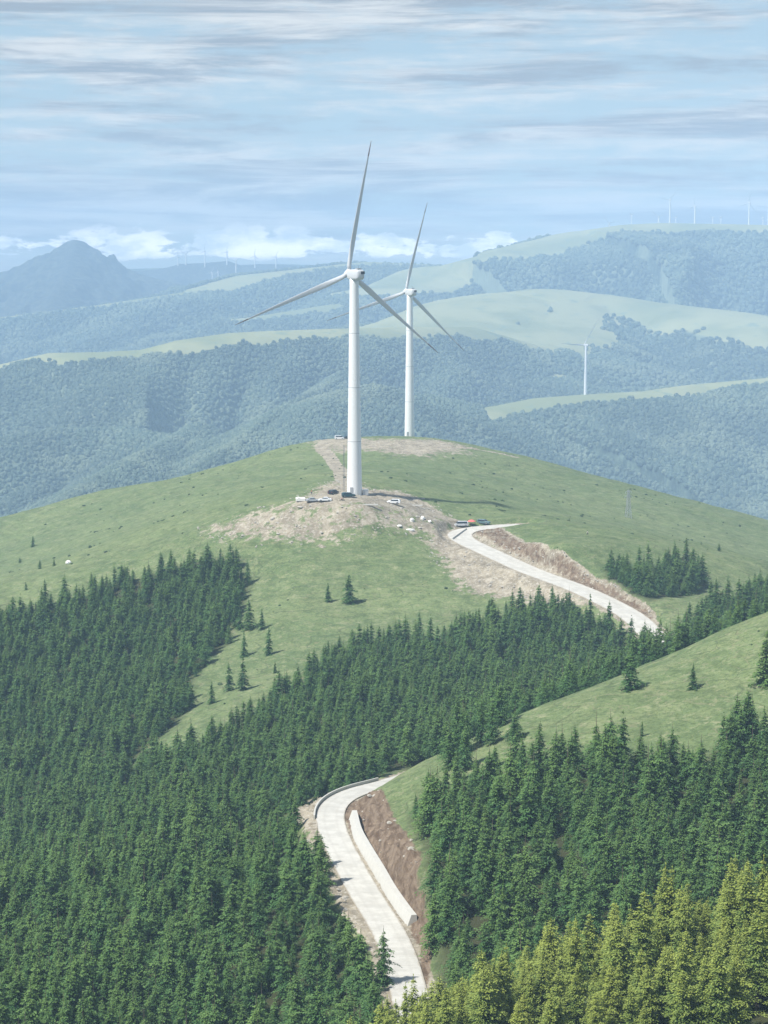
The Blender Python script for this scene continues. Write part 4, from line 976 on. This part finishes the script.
# motorcycle
mr = empty('motorcycle', place(342, 502), R(165), 'dark motorcycle parked in front of the teal car', 'motorcycle')
for x_ in (-.7, .7):
    b = MB(); n = 18
    b.loft([[(x_ + (.31+.05*math.cos(q))*math.cos(2*math.pi*i/n), .05*math.sin(q), .32 + (.31+.05*math.cos(q))*math.sin(2*math.pi*i/n)) for q in [k*math.pi/3 for k in range(6)]] for i in list(range(n)) + [0]], False); wo = b.build('wheel', M['tyre'], mr)
    b = MB(); b.tube((x_, -.05, .32), (x_, .05, .32), .08, n=8)
    for i in range(6): a = i*math.pi/3; b.tube((x_, 0, .32), (x_+.27*math.cos(a), 0, .32+.27*math.sin(a)), .012, n=4)
    b.build('rim', M['rim'], wo)
b = MB(); b.tube((-.7, 0, .32), (-.1, 0, .45), .05); b.tube((-.1, 0, .45), (.35, 0, .75), .05); b.tube((.7, 0, .32), (.42, 0, .95), .04); b.box((.02, 0, .42), (.45, .3, .38)); b.build('frame', M['carblack'], mr)
b = MB(); b.ball((.18, 0, .82), .24, sc=(1.2, .65, .6)); b.build('fuel_tank', M['clothred'], mr, True)
b = MB(); b.box((-.35, 0, .80), (.75, .28, .12)); b.build('seat', M['tyre'], mr, bevel=.04)
b = MB(); b.tube((.40, -.38, 1.02), (.44, 0, .97), .02); b.tube((.44, 0, .97), (.40, .38, 1.02), .02); b.build('handlebar', M['steel'], mr)
b = MB(); b.ball((.56, 0, .86), .1); b.build('headlight', M['lamp'], mr, True)

# white tent with a sloping roof: four poles, canopy
def canopy_tent(loc, rz, label):
    root = empty('canopy_tent', loc, rz, label, 'tent'); b = MB(); w_, d_, h_ = 3.6, 2.6, 1.5
    nx, ny = 9, 7; vs = []
    for k in (0, 1):
        for j in range(ny):
            for i in range(nx):
                u = i/(nx-1)*2-1; v = j/(ny-1)*2-1; pk = max(0, 1-abs(u+.45)*1.1) * .7 + .3*max(0, 1-abs(u-.7)*2)
                vs.append((u*w_/2*(1+.06*v*v), v*d_/2, h_ - .5*v*v*(.6+.4*abs(u)) - .35*(1-pk)*.9 + .35*pk - .04*k))
    fs = []
    for k in (0, 1):
        o = k*nx*ny
        for j in range(ny-1):
            for i in range(nx-1):
                q = (o+j*nx+i, o+j*nx+i+1, o+(j+1)*nx+i+1, o+(j+1)*nx+i); fs.append(q if k == 0 else q[::-1])
    b.add(vs, fs); b.build('canopy', M['tent'], root, True)
    s_ = MB(); s_.box((0, -d_/2 + .02, .55), (w_*.96, .04, 1.0)); s_.box((-w_/2 + .05, 0, .55), (.04, d_*.9, 1.0)); s_.build('side_panel', M['tent'], root)
    for a in (-1, 1):
        for c in (-1, 1): p = MB(); p.tube((a*w_*.47, c*d_*.47, 0), (a*w_*.47, c*d_*.47, 1.25), .03); p.build('pole', M['steel'], root)
    return root
canopy_tent(place(300.5, 501.5), R(6), 'small white canopy tent at the left end of the turbine pad')
# white dome tent on the left shoulder
r0 = empty('dome_tent', place(68.5, 563.5), 0, 'tiny white dome tent on the left shoulder crest above the wood', 'tent'); b = MB()
b.loft([[(1.3*math.cos(t_)*math.cos(2*math.pi*i/12), 1.1*math.cos(t_)*math.sin(2*math.pi*i/12), 1.35*math.sin(t_)) for i in range(12)] for t_ in (0, .3, .6, .9, 1.2, 1.5)]); b.build('canopy', M['tent'], r0, True)
b = MB(); b.loft([[(-.35, -1.14, .02), (.35, -1.14, .02), (.25, -.98, .75), (-.25, -.98, .75)], [(-.35, -1.08, .02), (.35, -1.08, .02), (.25, -.9, .75), (-.25, -.9, .75)]]); b.build('door', M['cargrey'], r0)
# red umbrella
r0 = empty('parasol', place(471.5, 526.5), R(20), 'faded red parasol open between the van and the dark car', 'parasol'); b = MB(); n = 8
rg = []
for rr, zz in ((.03, 2.75), (.9, 2.5), (1.75, 2.0), (1.72, 1.96), (.9, 2.44), (.03, 2.68)):
    rg.append([(rr*math.cos(2*math.pi*i/n), rr*math.sin(2*math.pi*i/n), zz) for i in range(n)])
b.loft(rg, False); b.build('canopy', M['redcanvas'], r0)
b = MB(); b.tube((0, 0, -.2), (0, 0, 2.72), .03); b.build('pole', M['steel'], r0)
for i in range(n): b = MB(); a = 2*math.pi*i/n; b.tube((0, 0, 2.35), (1.0*math.cos(a), 1.0*math.sin(a), 2.38), .012, n=4); b.build('rib', M['steel'], r0)

# ================================================================ people
def person(loc, rz, label, top, legs, pose=0.0):
    root = empty('person', loc, rz, label, 'person')
    J = {'hip': (0,0,.95), 'belly': (0,.01,1.12), 'chest': (0,.0,1.32), 'neck': (0,-.01,1.49), 'head0': (0,-.02,1.56), 'head1': (0,-.03,1.66),
         'lh': (.10,0,.90), 'lk': (.12,-.04-pose*.1,.50), 'la': (.13,.04-pose*.25,.09), 'lt': (.14,-.10-pose*.25,.04), 'rh': (-.10,0,.90), 'rk': (-.12,-.02+pose*.05,.50), 'ra': (-.13,.04+pose*.22,.09), 'rt': (-.14,-.10+pose*.2,.04),
         'ls': (.18,0,1.41), 'le': (.25,.05,1.14), 'lw': (.24,-.08,.90), 'lp': (.24,-.10,.82), 'rs': (-.18,0,1.41), 're': (-.27,.03,1.14), 'rw': (-.24,-.14,.95), 'rp': (-.235,-.17,.88)}
    Rr = dict(hip=.15, belly=.13, chest=.15, neck=.055, head0=.085, head1=.105, lh=.10, lk=.062, la=.042, lt=.035, rh=.10, rk=.062, ra=.042, rt=.035, ls=.065, le=.042, lw=.03, lp=.032, rs=.065, re=.042, rw=.03, rp=.032)
    E = [('hip','belly'),('belly','chest'),('chest','neck'),('neck','head0'),('head0','head1'),('hip','lh'),('lh','lk'),('lk','la'),('la','lt'),('hip','rh'),('rh','rk'),('rk','ra'),('ra','rt'),('chest','ls'),('ls','le'),('le','lw'),('lw','lp'),('chest','rs'),('rs','re'),('re','rw'),('rw','rp')]
    fing = []
    for s_, wr in ((1, 'lp'), (-1, 'rp')):
        px_, py_, pz = J[wr]
        for k in range(5):
            nm = f'{wr}{k}'; a = (k - 1.5) * .016
            if k == 4: J[nm] = (px_ - s_*.035, py_ - .035, pz - .02); Rr[nm] = .010
            else: J[nm] = (px_ + s_*.004, py_ + a - .01, pz - .085 + .008*abs(k-1)); Rr[nm] = .009
            E.append((wr, nm))
    def skin(name, keys, mat, grow=0.0, sub=1):
        ks = [k for k in J if k in keys]; ix = {k: i for i, k in enumerate(ks)}
        me = bpy.data.meshes.new(name); me.from_pydata([J[k] for k in ks], [(ix[a], ix[b_]) for a, b_ in E if a in ix and b_ in ix], []); me.update()
        o = mesh_obj(name, me, mat, root); md = o.modifiers.new('skin', 'SKIN'); sv = me.skin_vertices[0].data
        for k, i in ix.items(): sv[i].radius = (Rr[k] + grow, Rr[k]*(.8 if k in ('hip','belly','chest') else 1) + grow); 
        sv[ix['hip'] if 'hip' in ix else ix['chest']].use_root = True
        s2 = o.modifiers.new('sub', 'SUBSURF'); s2.levels = sub; s2.render_levels = sub; md.use_smooth_shade = True
        return o
    skin('body', set(J), M['skin'])
    skin('jacket', {'belly','chest','ls','le','lw','rs','re','rw'}, M[top], .022)
    skin('trousers', {'hip','lh','lk','la','rh','rk','ra'}, M[legs], .018)
    h = MB(); h.ball((0, .005, 1.69), .118, 12, 8, (.95, 1.05, .95)); ho_ = h.build('hair', M['hair'], root, True)
    f = MB(); f.ball((0, -.125, 1.655), .022, 6, 5, (.7, 1, 1.2)); f.build('nose', M['skin'], root, True)
    for s_ in (-1, 1):
        f = MB(); f.ball((s_*.035, -.118, 1.68), .012, 6, 5); f.build('eye', M['vent'], root, True)
        f = MB(); f.box((s_*.135, -.04 - (pose*.25 if s_ > 0 else -pose*.2), .045), (.10, .27, .085)); f.build('shoe', M['vent'], root, bevel=.03)
    return root
person(place(587.5, 535.5), R(200), 'person in a white top and dark trousers walking on the grass mound above the road', 'clothwhite', 'clothdark', 1.0)
person(place(311.5, 494.5), R(150), 'person in a dark red jacket standing behind the white tent', 'clothred', 'clothdark')
person(place(328.0, 494.5), R(-120), 'person in dark clothes standing left of the black off-road car', 'clothdark', 'clothblue')
person(place(366.5, 516.0 - 14), R(30), 'person in a blue jacket standing on the pad near the white box', 'clothblue', 'clothdark') if False else None

# ================================================================ boulders and slabs
def boulder(loc, s, seed, mat, label, group):
    r = np.random.RandomState(seed); bm = bmesh.new(); bmesh.ops.create_icosphere(bm, subdivisions=2, radius=1)
    ph = r.rand(3, 3) * 6
    for v in bm.verts:
        c = v.co; k = 1 + .16*math.sin(c.x*2.3+ph[0,0]) + .14*math.sin(c.y*2.9+ph[0,1]) + .12*math.sin(c.z*3.3+ph[0,2]) + .05*r.randn()
        v.co = Vector((c.x*k*s[0], c.y*k*s[1], max(-.3, c.z*k)*s[2]))
    me = bpy.data.meshes.new('boulder'); bm.to_mesh(me); bm.free(); o = mesh_obj('boulder', me, M[mat]); o.location = loc; o.rotation_euler = (0, 0, r.rand()*6); tag(o, label, 'boulder', group)
for i, (px, py, s, lab) in enumerate([(411.5,521.5,(1.5,1.2,1.3),'left one of the three white boulders below the track'),(423,519.5,(1.9,1.3,1.1),'largest middle one of the three white boulders below the track'),(429.5,522,(1.1,1,.8),'smallest right one of the three white boulders below the track'),
  (399,527,(1.4,1.2,.8),'pale boulder lower left of the three white ones'),(410,530.5,(2.4,1.2,.9),'long pale boulder at the foot of the rocky slope'),(420,529,(1.1,1,.7),'small pale boulder right of the long one at the slope foot'),
  (300,508,(1.6,1.1,.7),'pale rock just below the white tent'),(272,520,(1.8,1.2,.9),'pale rock on the left flank of the rocky slope')]):
    x, y, z = W(px, py); s = tuple(v * .72 for v in s); boulder((x, y, z + .1), s, 40+i, 'stonewhite' if i < 5 else 'stone', lab, 'pale boulders on the rocky slope')
for px, py, L_, lab in ((367, 506, 8.5, 'long thin white slab lying at the front edge of the pad'), (415, 506, 6.0, 'short pale slab beside the track right of the white car')):
    x, y, z = W(px, py); b = MB(); b.box((0, 0, .2), (L_, 1.1, .45)); o = b.build('concrete_slab', M['concrete'], bevel=.04); o.location = (x, y, z); o.rotation_euler = (0, 0, R(-4)); tag(o, lab, 'slab')

# ================================================================ walls and barriers along the road
def wall_line(name, pts, label, cat, prof, mat):
    """prof: list of (offset to the right of travel, height)"""
    L = smooth_line(pts, 1.2); t_ = np.gradient(L[:, :2], axis=0); t_ /= np.linalg.norm(t_, axis=1)[:, None]; nr = np.stack([t_[:, 1], -t_[:, 0]], 1); b = MB()
    b.loft([[(L[i, 0] + nr[i, 0]*o, L[i, 1] + nr[i, 1]*o, L[i, 2] + h) for o, h in prof] for i in range(len(L))])
    return tag(b.build(name, M[mat]), label, cat)
def road_z(x, y): return float(near_line(np.array([x]), np.array([y]), ROAD)[1][0])
pts = []
for px, py in ((348.8, 821), (353.5, 839), (362, 855), (375.5, 878), (386.5, 898), (399, 917), (407.5, 927)):
    x, y, z = W(px, py); pts.append((x, y, road_z(x, y)))
# travel is towards the camera: right of travel is -x, so the face towards the road has positive offset
wall_line('retaining_wall', pts, 'long pale concrete retaining wall under the red earth cutting beside the lower road', 'retaining wall', [(.05, -.8), (.0, .0), (-.7, 1.95), (-1.7, 1.95), (-1.8, -.8)], 'concrete')
L = ROAD; s_ = np.gradient(L[:, :2], axis=0); s_ /= np.linalg.norm(s_, axis=1)[:, None]; nr = np.stack([s_[:, 1], -s_[:, 0]], 1)
i0 = int(np.argmin(np.hypot(L[:, 0] - P(330, 817, 410)[0], L[:, 1] - 408))); i1 = int(np.argmin(np.hypot(L[:, 0] - P(395, 781, 448)[0], L[:, 1] - 449)))
pts = [(L[i, 0] - nr[i, 0]*(3.0 + .35), L[i, 1] - nr[i, 1]*(3.0 + .35), L[i, 2]) for i in range(i0, i1 + 1, 3)]
wall_line('road_barrier', pts, 'low pale concrete barrier round the outside of the lower road bend', 'barrier', [(-.16, -.5), (-.16, .75), (.16, .75), (.16, -.5)], 'concrete')
a = W(452.5, 540); c = W(466.5, 530)
wall_line('road_barrier', [(a[0], a[1], a[2]), ((a[0]+c[0])/2, (a[1]+c[1])/2, (a[2]+c[2])/2 + .05), (c[0], c[1], c[2])], 'short pale barrier at the outside of the upper road bend in front of the van', 'barrier', [(-.16, -.5), (-.16, .85), (.16, .85), (.16, -.5)], 'concrete')
# ================================================================ light, sky, air, camera
SUN_AZ, SUN_EL = R(-120), R(54)          # azimuth from +Y towards +X
sdir = Vector((math.sin(SUN_AZ)*math.cos(SUN_EL), math.cos(SUN_AZ)*math.cos(SUN_EL), math.sin(SUN_EL)))
sl = bpy.data.lights.new('sun', 'SUN'); sl.energy = 4.7; sl.angle = R(2.5); sl.color = (1.0, .955, .88)
so = bpy.data.objects.new('sun', sl); so.rotation_euler = sdir.to_track_quat('Z', 'Y').to_euler(); link(so)
w = bpy.data.worlds.new('World'); SC.world = w; w.use_nodes = True; t = NT(w.node_tree); t.n.clear()
out = t.n.new('ShaderNodeOutputWorld'); bg = t.n.new('ShaderNodeBackground'); t.l.new(bg.outputs[0], out.inputs[0]); bg.inputs[1].default_value = .10
sky = t.new('ShaderNodeTexSky', sky_type='NISHITA', sun_disc=False, sun_elevation=SUN_EL, sun_rotation=SUN_AZ, altitude=1500, air_density=1.0, dust_density=1.2, ozone_density=1.5)
gen = t.new('ShaderNodeTexCoord').outputs['Generated']; sx = t.new('ShaderNodeSeparateXYZ'); t.l.new(gen, sx.inputs[0])
az = t.math('ARCTAN2', sx.outputs[0], sx.outputs[1]); el = t.math('ARCSINE', sx.outputs[2])
def cv(sa, se, off=0.0):
    c = t.new('ShaderNodeCombineXYZ'); t.l.new(t.math('MULTIPLY', az, sa), c.inputs[0]); t.l.new(t.math('MULTIPLY', el, se), c.inputs[1]); c.inputs[2].default_value = off
    return c.outputs[0]
# layered stratus: long thin sheets seen edge-on
big = t.noise(cv(4, 34, 3.1), 1.0, 5, .6, dist=.5); fine = t.noise(cv(11, 120, 8.0), 1.0, 8, .70, dist=.25)
puff = t.noise(cv(38, 110, 2.2), 1.0, 6, .65)
st = t.math('ADD', t.math('ADD', t.math('MULTIPLY', big, .50), t.math('MULTIPLY', fine, .32)), t.math('MULTIPLY', puff, .18))
stm = t.ramp(st, .42, .56)
shade = t.ramp(t.noise(cv(6, 80, 21.0), 1.0, 8, .68, dist=.4), .40, .60)
cloud = t.mix(shade, SKYC[1], SKYC[2])
base = t.mix(.72, sky.outputs[0], SKYC[0])
c = t.mix(t.math('MULTIPLY', stm, .85), base, cloud)
# low cumulus bank just over the horizon
cu = t.noise(cv(48, 120, 5.5), 1.0, 7, .62, dist=.2)
band = t.math('MULTIPLY', t.ramp(el, .0, .006), t.ramp(el, .010, .024, 1, 0))
gap = t.ramp(t.noise(cv(13, 10, 1.7), 1.0, 2), .36, .62, -.13, .05)
cum = t.ramp(t.math('ADD', t.math('ADD', cu, gap), t.math('MULTIPLY', band, .22)), .58, .645)
cum = t.math('MULTIPLY', cum, band)
cl2 = t.mix(t.ramp(t.noise(cv(40, 90, 9), 1, 5, .6), .35, .65), SKYC[3], SKYC[4])
c = t.mix(cum, c, cl2)
up = t.ramp(el, .16, .45)               # higher up the sheets break up into ordinary blue sky with thin cloud
c = t.mix(t.math('MULTIPLY', up, .55), c, sky.outputs[0])
t.l.new(c, bg.inputs[0])

hz = MB(); hz.box((0, 4860, -170), (7200, 10100, 900)); ho = hz.build('haze', [])
mh = bpy.data.materials.new('haze_air'); mh.use_nodes = True; th = NT(mh.node_tree); th.n.clear(); ot = th.n.new('ShaderNodeOutputMaterial')
pv = th.n.new('ShaderNodeVolumePrincipled'); pv.inputs['Color'].default_value = HAZEC; pv.inputs['Density'].default_value = HAZED; pv.inputs['Anisotropy'].default_value = -0.3
th.l.new(pv.outputs[0], ot.inputs['Volume']); ho.data.materials.append(mh); tag(ho, 'pale blue air that fades the far ranges', kind='stuff')

cam = bpy.data.cameras.new('camera'); co = bpy.data.objects.new('camera', cam); link(co)
cam.sensor_fit = 'VERTICAL'; cam.sensor_height = 36; cam.sensor_width = 27; cam.lens = 36 * F / 1024; cam.clip_start = .5; cam.clip_end = 60000
co.rotation_euler = (math.pi/2 - PITCH, 0, 0); SC.camera = co
SC.view_settings.view_transform = 'Standard'; SC.view_settings.look = 'None'; SC.view_settings.exposure = EXPO; SC.view_settings.gamma = 1; SC.view_settings.use_curve_mapping = False
cy = SC.cycles; cy.use_denoising = True
try: cy.denoiser = 'OPENIMAGEDENOISE'; cy.denoising_input_passes = 'RGB_ALBEDO_NORMAL'; cy.denoising_prefilter = 'ACCURATE'
except Exception: pass
cy.max_bounces = 4; cy.diffuse_bounces = 2; cy.glossy_bounces = 2; cy.transmission_bounces = 2; cy.volume_bounces = 2; cy.transparent_max_bounces = 8
cy.use_adaptive_sampling = True; cy.adaptive_threshold = .015; cy.sample_clamp_indirect = 4
